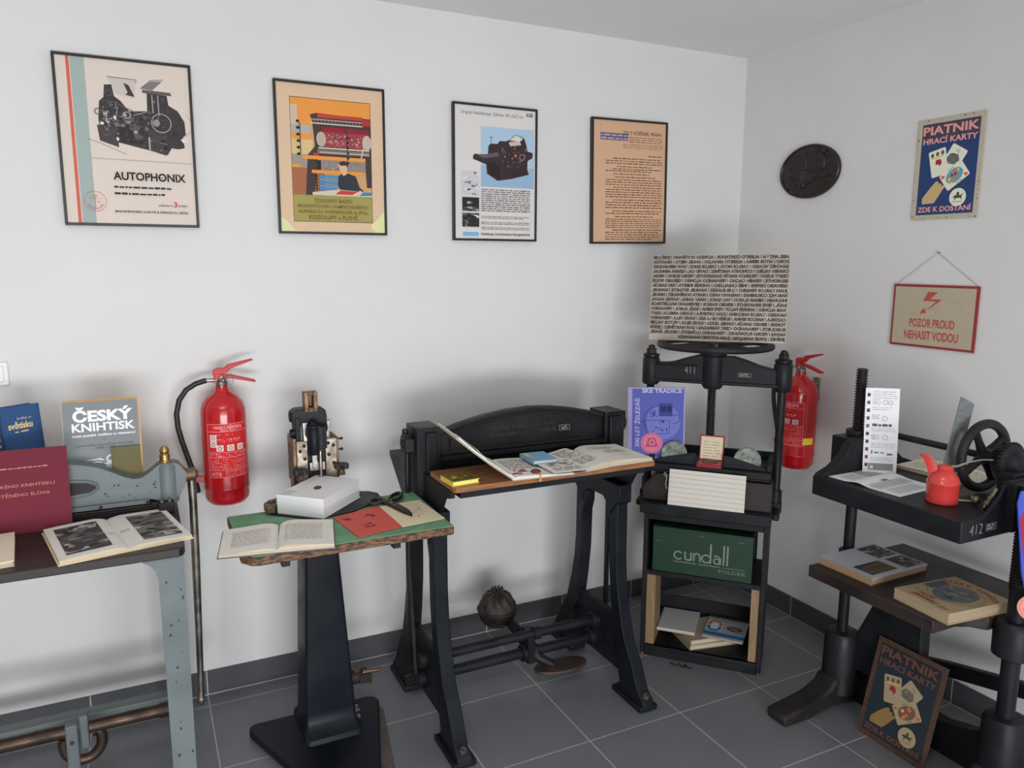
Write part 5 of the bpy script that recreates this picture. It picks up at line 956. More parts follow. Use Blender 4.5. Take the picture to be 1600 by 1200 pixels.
# booklets on the bottom shelf
ZS = 0.0505
def st_(A, w_, h_): A.rect(0, 0, 0, 0, (170, 150, 128))
book('book', 'beige book at the bottom of the small stack in the cabinet', CF(-0.036, 0.014, ZS, math.radians(36)), 0.245, 0.185, 0.022, flat((150, 132, 112), gain=1.2), edge=EDGE)
book('book', 'beige book lying second in the stack on the cabinet bottom shelf', CF(-0.034, 0.016, ZS + 0.0222, math.radians(37)), 0.242, 0.182, 0.022, flat((156, 138, 116), gain=1.2), edge=EDGE)
def a_(A, w_, h_): A.text('\u00b7', w_ * 0.7, h_ * 0.7, 0.01, (150, 146, 140))
book('booklet', 'plain pale grey booklet with dark lower edge on the beige books', CF(-0.186, 0.060, 0.0958, 0.02), 0.160, 0.205, 0.013, flat((168, 170, 168), gain=1.3), None, edge=EDGE, cat='booklet')
def a_(A, w_, h_):
    A.rect(0, w_, 0, h_, (150, 152, 158)); A.rect(0, w_, h_ * 0.90, h_, (60, 56, 60)); A.greek(w_ * 0.08, w_ * 0.95, h_ * 0.78, h_ * 0.88, 2, (110, 100, 104), seed=3); A.rect(0, w_ * 0.40, h_ * 0.30, h_ * 0.72, (196, 198, 200))
    A.ring(w_ * 0.2, h_ * 0.60, 0.024, 0.014, (196, 88, 48), a0=-0.6, a1=PI + 0.6); A.ring(w_ * 0.2, h_ * 0.43, 0.024, 0.014, (40, 110, 170), a0=PI - 0.6, a1=2 * PI + 0.6)
    A.rect(0, w_, h_ * 0.08, h_ * 0.20, (30, 92, 150)); A.rect(0, w_, h_ * 0.21, h_ * 0.25, (90, 140, 180)); A.ell(w_ * 0.70, h_ * 0.50, 0.034, 0.022, (90, 74, 66)); A.ell(w_ * 0.70, h_ * 0.50, 0.020, 0.013, (130, 110, 96)); A.rect(w_ * 0.62, w_ * 0.78, h_ * 0.54, h_ * 0.57, (70, 58, 54)); A.rect(w_ * 0.6, w_ * 0.95, h_ * 0.37, h_ * 0.39, (90, 74, 66))
book('booklet', 'blue and orange printed booklet on the beige books in the cabinet', CF(0.004, 0.070, 0.0958, -0.07), 0.168, 0.205, 0.009, flat((120, 124, 132), gain=1.3), a_, edge=EDGE, gain=1.25, cat='booklet')
cbm = MB(RUBBER); pts = [(-0.80, -0.60), (-0.785, -0.63), (-0.77, -0.615), (-0.775, -0.645), (-0.755, -0.66), (-0.75, -0.635), (-0.765, -0.64), (-0.745, -0.675)]
cbm.tube([V((x, y, 0.0035)) for x, y in pts], 0.003, 6); single('cable', cbm, 'short black cable end on the floor in front of the cabinet', 'cable')

# the press itself
t = thing('copying_press', 'tall black screw press numbered 411 standing on the cabinet', 'press', CL(0, 0.15, 0.645), CRZ)
def CP(name, mb, bevel=0.0, smooth=True, label=None): return part(name, mb, t, bevel=bevel, smooth=smooth, label=label)
b = MB(IRON, CM).box(-0.262, 0.256, -0.034, 0.29, 0.6455, 0.690)
CP('base_flange', b, 0.004)
for x0, x1 in ((-0.290, -0.262), (0.256, 0.284)): CP('carry_lug', MB(IRON, CM).box(x0, x1, 0.02, 0.27, 0.658, 0.684), 0.008)
hump = [(-0.262, 0.690), (-0.262, 0.742), (-0.250, 0.752), (-0.232, 0.775), (-0.215, 0.800), (-0.195, 0.806), (0.245, 0.806), (0.252, 0.80), (0.252, 0.690)]
CP('base_block', MB(BEDM, CM).prism(hump, (0, 0.018, 0), (1, 0, 0), (0, 0, 1), (0, 0.25, 0)), 0.004)
pl = MB(IRON, CM).box(-0.244, 0.244, 0.03, 0.285, 0.818, 0.846); pl.box(-0.244, 0.244, 0.03, 0.05, 0.81, 0.818)
CP('platen', pl, 0.003)
rb = MB(IRON, CM)
for s in (-1, 1):
    rb.prism([(s * 0.056, 0.846), (s * 0.225, 0.846), (s * 0.225, 0.852), (s * 0.205, 0.862), (s * 0.075, 0.893), (s * 0.056, 0.895)], (0, 0.060, 0), (1, 0, 0), (0, 0, 1), (0, 0.010, 0)); rb.box(min(s * 0.226, s * 0.244), max(s * 0.226, s * 0.244), 0.06, 0.285, 0.846, 0.872)
rb.cyl((0, 0.15, 0.846), (0, 0.15, 0.905), 0.042, 0.03); rb.box(-0.244, 0.244, 0.27, 0.285, 0.846, 0.878); CP('platen_ribs', rb, 0.002)
for x in (-0.268, 0.262):
    c = MB(IRON, CM).cyl((x, 0.15, 0.655), (x, 0.15, 1.28), 0.0165, n=20); CP('column', c)
    c = MB(IRON, CM).cyl((x, 0.15, 0.66), (x, 0.15, 0.752), 0.024, n=20); c.box(x - 0.026, x + 0.026, 0.12, 0.18, 0.662, 0.70); CP('column_socket', c, 0.003)
    c = MB(IRON, CM).lathe([(0.030, 1.160), (0.036, 1.168), (0.036, 1.268), (0.030, 1.276), (0.034, 1.280), (0.034, 1.288), (0.024, 1.292)], (x, 0.15, 0), n=24); CP('column_boss', c)
    c = MB(IRON2, CM).cyl((x, 0.15, 1.29), (x, 0.15, 1.312), 0.022, n=6); c.lathe([(0.014, 1.312), (0.014, 1.322), (0.008, 1.327)], (x, 0.15, 0), n=12); CP('column_nut', c, 0.001)
bo = [(-0.26, 1.182), (-0.26, 1.252), (-0.22, 1.254), (-0.17, 1.262), (-0.12, 1.280), (-0.07, 1.294), (0.07, 1.294), (0.12, 1.280), (0.17, 1.262), (0.22, 1.250), (0.26, 1.247), (0.26, 1.177), (0.06, 1.186), (-0.06, 1.186)]
c = MB(IRON, CM).prism(bo, (0, 0.125, 0), (1, 0, 0), (0, 0, 1), (0, 0.05, 0)); c.lathe([(0.034, 1.155), (0.046, 1.175), (0.046, 1.292), (0.055, 1.298), (0.055, 1.312), (0.040, 1.318), (0.04, 1.326)], (-0.012, 0.15, 0), n=28); c.box(-0.255, 0.255, 0.118, 0.182, 1.176, 1.190); c.box(-0.24, -0.07, 0.119, 0.181, 1.246, 1.256)
CP('crossbeam', c, 0.004)
A = Art(MB(IRON2), lambda u, v, h: CL(-0.15 + u, 0.125 - h, 1.19 + v), gain=1.8, base=5e-4); A.text('411', 0.026, 0.026, 0.031, (116, 116, 112), 0.042, bold=-0.012); A.mb.m(flat((116, 116, 112), gain=1.8))
for r in ((0.242, 0.292, 0.024, 0.025), (0.242, 0.292, 0.039, 0.040), (0.242, 0.2432, 0.024, 0.040), (0.2908, 0.292, 0.024, 0.040)): A.rect(*r, (124, 122, 116))
A.greek(0.247, 0.288, 0.026, 0.038, 2, (120, 118, 112), seed=2, th=0.6); CP('number', A.mb, smooth=False, label='pale stencilled number 411 and small inventory plate')
CP('screw', MB(IRON2, CM).thread((-0.012, 0.15, 0.90), (-0.012, 0.15, 1.20), 0.0185, 0.0085, 0.005, 16))
wh = MB(IRON2, CM); wc = V((-0.008, 0.15, 1.338)); wh.tube([wc + V((0.222 * math.cos(q), 0.222 * math.sin(q), 0)) for q in [2 * PI * k / 60 for k in range(60)]], 0.0135, 12, closed=True); CP('handwheel', wh)
for k in range(4):
    q = PI / 4 + PI / 2 * k; CP('spoke', MB(IRON2, CM).tube([wc, wc + V((0.215 * math.cos(q), 0.215 * math.sin(q), 0))], [0.014, 0.010], 10))
CP('wheel_hub', MB(IRON2, CM).lathe([(0.04, -0.014), (0.042, -0.01), (0.042, 0.006), (0.03, 0.012)], wc, n=24))

# big printing plate with mirrored names, standing on the handwheel
names = ['ABEL ANTÓN / ALBERTO CONTADOR / ALFREDO DI STÉFANO / JOSÉ LUIS', 'DORO / AITOR SIERRA / ALBERTO ARNALDO / ÁNGEL NIETO / ARANTXA', 'SÁNCHEZ VICARIO / CARLOS MOYÁ / CARLOS SAINZ / XAVI HERNÁNDEZ', 'CARMEN VALERO / CONCHITA MARTÍNEZ / DAVID CAL / GEMMA MENGUAL', 'CRISTY RUEDO / FEDERICO MARTÍN BAHAMONTES / PEDRO BUENO / MIREIA', 'BELMONTE / FERMÍN CACHO / FERNANDO ALONSO / GERARD PIQUÉ', 'GERVASIO DEFERR / INÉS CABALLERO / ANDRÉS INIESTA / RIN GARCÍA', 'JUAN CARLOS FERRERO / LUIS SUÁREZ / MANUEL ESTIARTE / MANUEL', 'MARI PAZ CORUMINAS / MARIANO HARO / MARTA DOMÍNGUEZ / MIGUEL', 'INDURÁIN / MIRIAM BLASCO / PAU GASOL / MARC GASOL / RAFAEL NADAL',
 'RAÚL / SEVE BENAVENTE / SERGIO RAMOS / SEVERIANO BALLESTEROS', 'XABI ALONSO / ANDRÉS PALOP / PEPE REINA / RAÚL ALBIOL / FERNANDO', 'NAVARRO / CARLOS MARCHENA / JOAN CAPDEVILA / ÁLVARO ARBELOA / SANTI', 'CAZORLA / MARCOS SENNA / RUBÉN DE LA RED / DAVID VILLA / FERNANDO', 'TORRES / SERGIO GARCÍA / DANIEL GÜIZA / DAVID SILVA / VÍCTOR VALDÉS', 'BUSQUETS / FERNANDO CESC FÀBREGAS / JAVI MARTÍNEZ / JESÚS', 'NAVAS / PEDRO RODRÍGUEZ / FERNANDO LLORENTE / MIGUEL ÁNGEL', 'JIMÉNEZ / JORGE GARBAJOSA / JUAN ANTONIO SAMARANCH']
pm_ = CM @ frame3((-0.274, 0.105, 1.353), (1, 0.0, 0.010), (-0.012, 0.16, 1)); PW, PH = 0.540, 0.352
TYPE = pm('grey_type_metal', (0.42, 0.37, 0.305), (0.52, 0.46, 0.385), 0.5, 0.6, metal=0.25, scale=10)
TYP2 = pm('dark_inked_type', (0.055, 0.045, 0.038), (0.085, 0.07, 0.058), 0.6, scale=40)
c = MB(TYPE, pm_).box(0, PW, 0, PH, -0.012, 0.0); A = Art(c, lambda u, v, h: pm_ @ V((u, v, h)), base=3e-4, step=2e-6); c.M = Matrix()
for i, s in enumerate(names):
    v = PH - 0.0155 - i * (PH - 0.006) / 18
    if i == 17: A.text(s, 0.12, v, 0.0122, TYP2, PW - 0.122, mirror=True, bold=0.075)
    else: A.text(s, 0.003, v, 0.0122, TYP2, PW - 0.006, mirror=True, bold=0.075)
single('printing_plate', c, 'large metal printing plate of mirrored names standing on the press handwheel', 'printing plate', smooth=False)

# violet book
def a_(A, w_, h_):
    A.rect(0, w_, 0, h_, (150, 142, 186)); A.rect(0.016, w_ - 0.006, 0.010, h_ - 0.006, (84, 90, 170))
    A.k += 2; A.ell(w_ * 0.62, h_ * 0.52, w_ * 0.30, h_ * 0.24, (104, 112, 190)); W2 = (176, 178, 214)
    A.text('SKÉ TRADICE', w_ * 0.24, h_ * 0.925, 0.0185, W2, w_ * 0.70, bold=0.03); A.text('300 LET ŽELEZÁŘ', w_ * 0.20, h_ * 0.17, 0.0175, W2, h_ * 0.68, rot=PI / 2, bold=0.01)
    NV = (38, 50, 112); A.line([(w_ * 0.28, h_ * 0.54), (w_ * 0.74, h_ * 0.54), (w_ * 0.72, h_ * 0.36), (w_ * 0.34, h_ * 0.34), (w_ * 0.28, h_ * 0.54)], 0.0022, NV)
    A.ring(w_ * 0.52, h_ * 0.54, 0.060, 0.0022, NV, a0=0.5, a1=PI + 0.6); A.rect(w_ * 0.54, w_ * 0.78, h_ * 0.60, h_ * 0.78, (54, 66, 140)); A.rect(w_ * 0.57, w_ * 0.66, h_ * 0.66, h_ * 0.74, (30, 40, 96)); A.rect(w_ * 0.68, w_ * 0.76, h_ * 0.66, h_ * 0.74, (30, 40, 96))
    A.clutter([(w_ * 0.32, h_ * 0.56), (w_ * 0.56, h_ * 0.56), (w_ * 0.54, h_ * 0.72), (w_ * 0.38, h_ * 0.68)], 12, [NV, (54, 66, 140)], 3, 0.004, 0.012); A.clutter([(w_ * 0.30, h_ * 0.36), (w_ * 0.90, h_ * 0.36), (w_ * 0.90, h_ * 0.62), (w_ * 0.30, h_ * 0.52)], 14, [NV, (60, 72, 150)], 4, 0.004, 0.014, lines=0.7)
    A.line([(w_ * 0.76, h_ * 0.62), (w_ * 0.90, h_ * 0.62), (w_ * 0.90, h_ * 0.52), (w_ * 0.78, h_ * 0.50)], 0.002, NV)
    A.ell(w_ * 0.42, h_ * 0.225, 0.046, 0.044, (208, 110, 140)); A.ring(w_ * 0.42, h_ * 0.225, 0.039, 0.0035, (190, 84, 116)); A.poly([(w_ * 0.31, h_ * 0.17), (w_ * 0.36, h_ * 0.30), (w_ * 0.48, h_ * 0.30), (w_ * 0.54, h_ * 0.17)], (184, 70, 104)); A.ring(w_ * 0.425, h_ * 0.235, 0.010, 0.004, (214, 130, 156))
    A.greek(w_ * 0.62, w_ * 0.90, h_ * 0.20, h_ * 0.245, 1, (50, 60, 124), seed=6, th=0.5, word=0.01); A.greek(w_ * 0.12, w_ * 0.92, h_ * 0.035, h_ * 0.085, 1, (56, 66, 132), seed=7, th=0.6, word=0.012)
book('book', 'violet blue book with a red round emblem standing on the tall press', CM @ frame3((-0.338, 0.058, 0.8475), (0.958, 0.285, 0.012), (-0.05, 0.06, 1)), 0.236, 0.305, 0.012, flat((96, 98, 168), gain=1.2), a_, edge=flat((176, 150, 186), gain=1.2), gain=1.2, spine=flat((176, 150, 190), gain=1.2))
# two cast medals propped on the ribs, jewel box
def medal(label, x, tiltz):
    m_ = CM @ frame3((x, 0.082, 0.880), (1, 0.0, tiltz), (0, 0.26, 0.95)); c = MB(PEWTER, m_).lathe([(0.050, 0), (0.0535, 0.002), (0.0535, 0.006), (0.050, 0.008), (0.047, 0.0065), (0.02, 0.007)], (0, 0, 0), n=40)
    rd = random.Random(int(x * 100)); 
    for k in range(14): c.sphere((rd.uniform(-0.03, 0.03), rd.uniform(-0.02, 0.035), 0.0065), 1, 8, (rd.uniform(0.004, 0.012), rd.uniform(0.003, 0.007), 0.0022))
    return single('cast_medal', c, label, 'medal', group='cast medals on the press platen')
medal('grey cast round medal on the press platen, beside the violet book', -0.146, 0.10)
medal('grey cast round medal on the press platen, near the right column', 0.148, -0.16)
t = thing('medal_case', 'small open red case holding a bronze medal on the press platen', 'case', CL(0, 0.06, 0.846), CRZ)
RC = flat((146, 34, 44), rough=0.5, gain=1.2)
c = MB(RC, CM).box(-0.046, 0.052, 0.030, 0.092, 0.8462, 0.862); part('base', c, t, bevel=0.002)
part('lining', MB(flat((188, 92, 96), gain=1.2), CM).box(-0.042, 0.048, 0.034, 0.088, 0.862, 0.8632), t, label='pink lining')
lm = CM @ frame3((-0.046, 0.094, 0.862), (1, 0, 0), (0, 0.20, 1)); c = MB(RC, lm).box(0, 0.098, 0, 0.105, -0.012, 0); part('lid', c, t, bevel=0.002)
c = MB(flat((206, 190, 160), gain=1.2), lm).box(0.005, 0.093, 0.006, 0.099, 0, 0.001); A = Art(c, lambda u, v, h: lm @ V((u, v, 0.001 + h)), gain=1.5); c.M = Matrix(); A.greek(0.015, 0.083, 0.015, 0.085, 6, (140, 122, 104), seed=3, th=0.25, ragged=0.4); part('lid_lining', c, t, smooth=False, label='cream printed lining')
c = MB(BRONZE, CM).lathe([(0.0, 0.0), (0.030, 0.0), (0.031, 0.002), (0.029, 0.004), (0.026, 0.0035), (0.0, 0.004)], (0.003, 0.061, 0.8634), n=32); c.sphere((0.003, 0.061, 0.867), 1, 10, (0.012, 0.014, 0.003)); single('bronze_medal', c, 'round bronze medal lying in the small open red case', 'medal')
lm = CM @ frame3((-0.150, -0.020, 0.6905), (1, 0.0, 0.0), (0, 0.20, 1)); c = MB(flat((196, 190, 178), gain=1.3), lm); rd = random.Random(2)
c.box(0, 0.302, 0, 0.146, -0.004, 0); A = Art(c, lambda u, v, h: lm @ V((u, v, h)), gain=1.6); c.M = Matrix()
for k in range(7):
    v = 0.014 + k * 0.0195; A.poly([(0, v), (0.302, v - 0.001), (0.302, v + 0.0002), (0, v + 0.0012)], (120, 112, 104))
single('lined_card', c, 'white card with seven dark lines leaning against the press base', 'card', smooth=False)
c = MB(flat((150, 150, 148), gain=1.5), CM).tube([(-0.165, 0.004, 0.80), (-0.172, 0.0, 0.812), (-0.168, 0.008, 0.818), (-0.160, 0.0, 0.808), (-0.163, -0.004, 0.77), (-0.158, -0.002, 0.75)], 0.0016, 6)
single('wire', c, 'thin pale wire loop beside the lined card on the press', 'wire')

# ================================================================== BIG PRESS BY THE RIGHT WALL
t = thing('standing_press', 'large black standing press numbered 412 by the right wall, with a handwheel', 'press', (-0.39, -1.40, 0))
PX = -0.39; YA, YB = -1.10, -1.712
def SP(name, mb, bevel=0.0, smooth=True, label=None): return part(name, mb, t, bevel=bevel, smooth=smooth, label=label)
for y in (YA, YB):
    fo = [(-0.705, 0.0), (-0.712, 0.038), (-0.695, 0.044), (-0.60, 0.056), (-0.53, 0.070), (-0.475, 0.095), (-0.455, 0.125), (-0.325, 0.125), (-0.30, 0.095), (-0.25, 0.070), (-0.18, 0.056), (-0.085, 0.044), (-0.075, 0.038), (-0.08, 0.0), (-0.20, 0.0), (-0.27, 0.02), (-0.39, 0.03), (-0.51, 0.02), (-0.58, 0.0)]
    SP('foot', MB(IRON2).prism(fo, (0, y - 0.045, 0), (1, 0, 0), (0, 0, 1), (0, 0.09, 0)), 0.010)
    c = MB(IRON).lathe([(0.070, 0.06), (0.066, 0.10), (0.062, 0.13), (0.060, 0.275), (0.052, 0.290), (0.040, 0.294)], (PX, y, 0), n=24); SP('socket', c)
    SP('post', MB(IRON).cyl((PX, y, 0.28), (PX, y, 0.86), 0.0195 if y == YA else 0.026, n=20))
    c = MB(IRON).lathe([(0.030, 0.555), (0.034, 0.562), (0.034, 0.612), (0.028, 0.618)] if y == YA else [(0.040, 0.485), (0.056, 0.495), (0.058, 0.590), (0.046, 0.606)], (PX, y, 0), n=24); SP('collar', c)
SP('screw_post', MB(IRON2).thread((PX, YA, 1.03), (PX, YA, 1.298), 0.0205, 0.0098, 0.005, 18))
SP('screw_post', MB(IRON2).thread((PX, YB, 0.70), (PX, YB, 0.90), 0.030, 0.0098, 0.005, 18))
SP('shelf_table', MB(BEDM).prism([(-0.62, -1.125), (-0.12, -1.125), (-0.12, -1.64), (-0.30, -1.64), (-0.335, -1.665), (-0.445, -1.665), (-0.475, -1.625), (-0.515, -1.606), (-0.62, -1.606)], (0, 0, 0.562), (1, 0, 0), (0, 1, 0), (0, 0, 0.043)), 0.004)
SP('platform', MB(IRON).box(-0.635, -0.145, -1.672, -1.128, 0.872, 0.940), 0.004)
br = [(-0.632, 0.938), (-0.625, 0.948), (-0.575, 0.966), (-0.535, 0.992), (-0.510, 1.020), (-0.505, 1.034), (-0.492, 1.046), (-0.462, 1.052), (-0.455, 1.060), (-0.335, 1.060), (-0.320, 1.046), (-0.290, 1.030), (-0.265, 1.000), (-0.225, 0.968), (-0.165, 0.948), (-0.150, 0.938)]
c = MB(IRON).prism(br, (0, -1.168, 0), (1, 0, 0), (0, 0, 1), (0, 0.040, 0)); c.box(-0.465, -0.315, -1.160, -1.052, 0.90, 1.052); SP('bearing_bracket', c, 0.004)
SP('post_nut', MB(IRON2).lathe([(0.040, 1.058), (0.040, 1.072), (0.030, 1.076)], (PX, YA, 0), n=24))
c = MB(IRON).prism([(-0.535, 0.938), (-0.515, 0.952), (-0.485, 0.972), (-0.462, 0.995), (-0.445, 1.02), (-0.43, 1.035), (-0.27, 1.035), (-0.22, 0.97), (-0.15, 0.938)], (0, -1.6705, 0), (1, 0, 0), (0, 0, 1), (0, 0.012, 0)); SP('bearing_bracket', c, 0.004)
c = MB(IRON).box(-0.425, -0.32, -1.742, -1.66, 0.90, 1.03); c.box(-0.440, -0.422, -1.70, -1.655, 0.885, 1.035); SP('end_housing', c, 0.005)
SP('shaft', MB(IRON2).cyl((-0.31, -1.14, 1.064), (-0.31, -1.62, 1.064), 0.0115, n=16))
# handwheel, spokes and bevel gear on a slanted axle
wc = V((-0.310, -1.514, 1.064)); ax = V((-0.06, -1.0, 0)).normalized(); e1 = ax.cross(V((0, 0, 1))).normalized(); e2 = ax.cross(e1)
wl = MB(IRON2).tube([wc + (e1 * math.cos(q) + e2 * math.sin(q)) * 0.1040 for q in [2 * PI * k / 60 for k in range(60)]], 0.0150, 14, closed=True); SP('handwheel', wl)
for k in range(4):
    q = 0.55 + PI / 2 * k; d_ = e1 * math.cos(q) + e2 * math.sin(q); SP('wheel_spoke', MB(IRON2).tube([wc + d_ * 0.015, wc + d_ * 0.055, wc + d_ * 0.098], [0.016, 0.012, 0.012], 10))
SP('wheel_hub', MB(IRON2).lathe([(0.0, -0.018), (0.022, -0.014), (0.026, 0.0), (0.022, 0.05), (0.02, 0.09)], wc, ax, n=20))
gc = wc + ax * 0.048; NT = 30; c = MB(IRON)
rad = lambda j, r0, r1: r1 if j % 2 else r0
prof = [(0.040, 0.040, 0.0), (0.043, 0.0385, 0.002), (0.065, 0.058, 0.040), (0.061, 0.057, 0.047), (0.04, 0.04, 0.054)]; n = NT * 4; vs = []
for ro, ri, h in prof:
    for j in range(n):
        q = 2 * PI * j / n; r = ro if (j % 4) in (0, 1) else ri; vs.append(gc + ax * h + (e1 * math.cos(q) + e2 * math.sin(q)) * r)
c.add(vs, [(i * n + j, i * n + (j + 1) % n, (i + 1) * n + (j + 1) % n, (i + 1) * n + j) for i in range(len(prof) - 1) for j in range(n)] + [list(range(n))[::-1], list(range((len(prof) - 1) * n, len(prof) * n))]); SP('bevel_gear', c)
SP('gear_cap', MB(IRON).lathe([(0.04, 0.046), (0.036, 0.066), (0.026, 0.078), (0.0, 0.08)], gc, ax, n=24))
c = MB(IRON).box(-0.375, -0.245, -1.655, -1.60, 0.94, 1.045); SP('gear_bearing', c, 0.006)
A = Art(MB(IRON2), lambda u, v, h: V((-0.62 + u, -1.672 - h, 0.872 + v)), gain=1.2, base=5e-4); NB = (140, 140, 138)
A.text('412', 0.022, 0.020, 0.034, NB, 0.060, bold=-0.02)
for r in ((0.098, 0.145, 0.024, 0.0252), (0.098, 0.145, 0.044, 0.0452), (0.098, 0.0992, 0.024, 0.045), (0.1438, 0.145, 0.024, 0.045)): A.rect(*r, NB)
A.greek(0.103, 0.141, 0.027, 0.043, 2, NB, seed=4, th=0.6); SP('number', A.mb, smooth=False, label='pale stencilled number 412 and small inventory plate')
# lower framework
c = MB(IRON).prism([(-1.265, 0.565), (-1.405, 0.565), (-1.415, 0.16), (-1.11, 0.16), (-1.13, 0.25)], (-0.378, 0, 0), (0, 1, 0), (0, 0, 1), (0.05, 0, 0)); SP('support_web', c, 0.004)
SP('tie_beam', MB(IRON).prism([(-1.14, 0.120), (-1.14, 0.178), (-1.36, 0.236), (-1.70, 0.312), (-1.70, 0.256), (-1.36, 0.182)], (-0.16, 0, 0), (0, 1, 0), (0, 0, 1), (0.03, 0, 0)), 0.004)
SP('base_arch', MB(IRON).prism([(-1.13, 0.0), (-1.13, 0.25), (-1.17, 0.20), (-1.25, 0.145), (-1.36, 0.118), (-1.48, 0.118), (-1.58, 0.145), (-1.65, 0.19), (-1.68, 0.24), (-1.68, 0.0)], (-0.33, 0, 0), (0, 1, 0), (0, 0, 1), (0.05, 0, 0)), 0.004)

# things on the platform
ZP = 0.9405; G2 = 1.4
lm = frame3((-0.448, -1.1785, ZP), (0.80, -0.60, 0.0), (0.10, 0.075, 1)); c = MB(flat((214, 214, 216), gain=1.35), lm).box(0, 0.112, 0, 0.300, -0.001, 0)
A = Art(c, lambda u, v, h: lm @ V((u, v, h)), gain=G2); c.M = Matrix(); rd = random.Random(5); GI = (140, 140, 144)
for k in range(10): A.rect(0.006, 0.016, 0.022 + 0.0275 * k, 0.034 + 0.0275 * k, rd.choice([(60, 64, 62), (90, 84, 82), (120, 60, 56), (110, 100, 90), (66, 70, 76)]))
A.greek(0.024, 0.105, 0.262, 0.292, 4, GI, seed=1, th=0.25); A.greek(0.024, 0.052, 0.240, 0.262, 4, GI, seed=2, th=0.3); A.ring(0.066, 0.250, 0.007, 0.0012, (70, 70, 74)); A.ring(0.083, 0.249, 0.007, 0.0012, (70, 70, 74)); A.greek(0.024, 0.09, 0.222, 0.236, 2, GI, seed=3, th=0.25)
A.greek(0.024, 0.05, 0.190, 0.208, 3, GI, seed=4); A.ring(0.066, 0.193, 0.008, 0.0012, (70, 70, 74)); A.text('Dr. Škaveň, Laterk', 0.026, 0.168, 0.006, (60, 60, 66), 0.06) if False else A.greek(0.026, 0.09, 0.162, 0.176, 1, (80, 80, 86), seed=14, th=0.6, word=0.012)
A.greek(0.024, 0.105, 0.146, 0.160, 3, GI, seed=5, th=0.25); A.greek(0.024, 0.05, 0.118, 0.138, 3, GI, seed=6); A.ring(0.070, 0.126, 0.008, 0.0012, (80, 80, 84)); A.greek(0.024, 0.105, 0.088, 0.108, 4, GI, seed=7, th=0.25)
A.rect(0.026, 0.030, 0.066, 0.080, (70, 90, 140)); A.greek(0.036, 0.068, 0.068, 0.078, 1, (90, 90, 94), seed=8); A.rect(0.078, 0.096, 0.064, 0.070, (90, 90, 94)); A.greek(0.024, 0.10, 0.042, 0.058, 3, GI, seed=9, th=0.25); A.rect(0.018, 0.100, 0.010, 0.034, (128, 128, 130)); A.rect(0.024, 0.034, 0.014, 0.026, (200, 200, 200))
single('printed_card', c, 'tall narrow printed card leaning against the threaded screw post', 'card', smooth=False)
lm = Matrix.Translation((-0.588, -1.435, ZP)) @ Matrix.Rotation(0.06, 4, 'Z')
def wave(u, v): return 0.0015 + 0.007 * math.exp(-((v - 0.155) / 0.03) ** 2)
c = MB(flat((206, 207, 208), gain=1.35), lm); N = 24; vs = []
for i in range(N + 1):
    v = 0.30 * i / N
    for u in (0, 0.215): vs += [(u, v, wave(u, v) - 0.0012), (u, v, wave(u, v))]
fs = [(0, 2, 3, 1), (N * 4, N * 4 + 1, N * 4 + 3, N * 4 + 2)]
for i in range(N):
    a, b = i * 4, i * 4 + 4; fs += [(a, a + 2, b + 2, b), (a + 1, b + 1, b + 3, a + 3), (a, b, b + 1, a + 1), (a + 2, a + 3, b + 3, b + 2)]
c.add(vs, fs); A = Art(c, lambda u, v, h: lm @ V((0.215 - u, v, wave(0, v) + h)) if False else lm @ V((u, v, wave(0, v) + h)), gain=G2, base=4e-4); c.M = Matrix()
for k in range(8): A.rect(0.03 + 0.018 * k, 0.044 + 0.018 * k, 0.02, 0.07, (170, 172, 174))
for k in range(10): A.rect(0.02 + 0.018 * k, 0.034 + 0.018 * k, 0.08, 0.13, (176, 178, 180))
A.rect(0.10, 0.13, 0.122, 0.140, (110, 110, 112))
for k in range(5): A.rect(0.025, 0.09, 0.185 + 0.012 * k, 0.192 + 0.012 * k, (172, 174, 176))
for k in range(5): A.rect(0.11, 0.19, 0.19 + 0.018 * k, 0.204 + 0.018 * k, (150, 152, 154))
single('open_leaflet', c, 'open printed leaflet of two grey pages on the press platform before the card', 'leaflet', smooth=True)
def ql(A, w_, h_): A.greek(w_ * 0.12, w_ * 0.88, h_ * 0.12, h_ * 0.9, 14, (140, 132, 118), seed=5, th=0.3)
open_book('open_book', 'old cream book lying open on the platform behind the red oil can', (-0.185, -1.320, ZP), 1.62 + PI / 2 * 0, 0.145, 0.185, 0.006, 0.008, 0.004, flat((150, 130, 104), gain=1.7), ql, ql, gain=1.6, paper=flat((206, 198, 178), gain=1.5))
# red oil can
t2 = thing('oil_can', 'red oil can with a tab handle and thin spout on the press platform', 'oil can', (-0.512, -1.522, ZP))
c = MB(OILRED).lathe([(0.043, 0.0), (0.0455, 0.003), (0.0455, 0.058), (0.047, 0.060), (0.047, 0.065), (0.0445, 0.068), (0.043, 0.078), (0.036, 0.092), (0.028, 0.099), (0.0255, 0.101)], (-0.512, -1.522, ZP), n=40); part('body', c, t2)
c = MB(OILRED).lathe([(0.025, 0.100), (0.027, 0.103), (0.024, 0.106), (0.026, 0.109), (0.022, 0.113), (0.020, 0.117), (0.010, 0.120), (0.0, 0.121)], (-0.512, -1.522, ZP), n=28); part('cap', c, t2)
hm = frame3((-0.545, -1.508, ZP + 0.085), (0.55, -0.83, 0), (-0.45, 0.25, 1)); pts = [(-0.002, 0.012), (0.006, 0.012), (0.004, 0.035), (-0.006, 0.055), (-0.018, 0.064), (-0.022, 0.059), (-0.012, 0.048), (-0.005, 0.03)]
hd = MB(OILRED); prof_ = [(0.0, -0.045), (0.006, -0.02), (0.004, 0.012), (-0.004, 0.034), (-0.016, 0.052), (-0.022, 0.054)]
o_ = V((-0.552, -1.500, ZP + 0.062)); sd_ = V((0.52, -0.85, 0)); out = V((-0.85, 0.52, 0)); vs = []
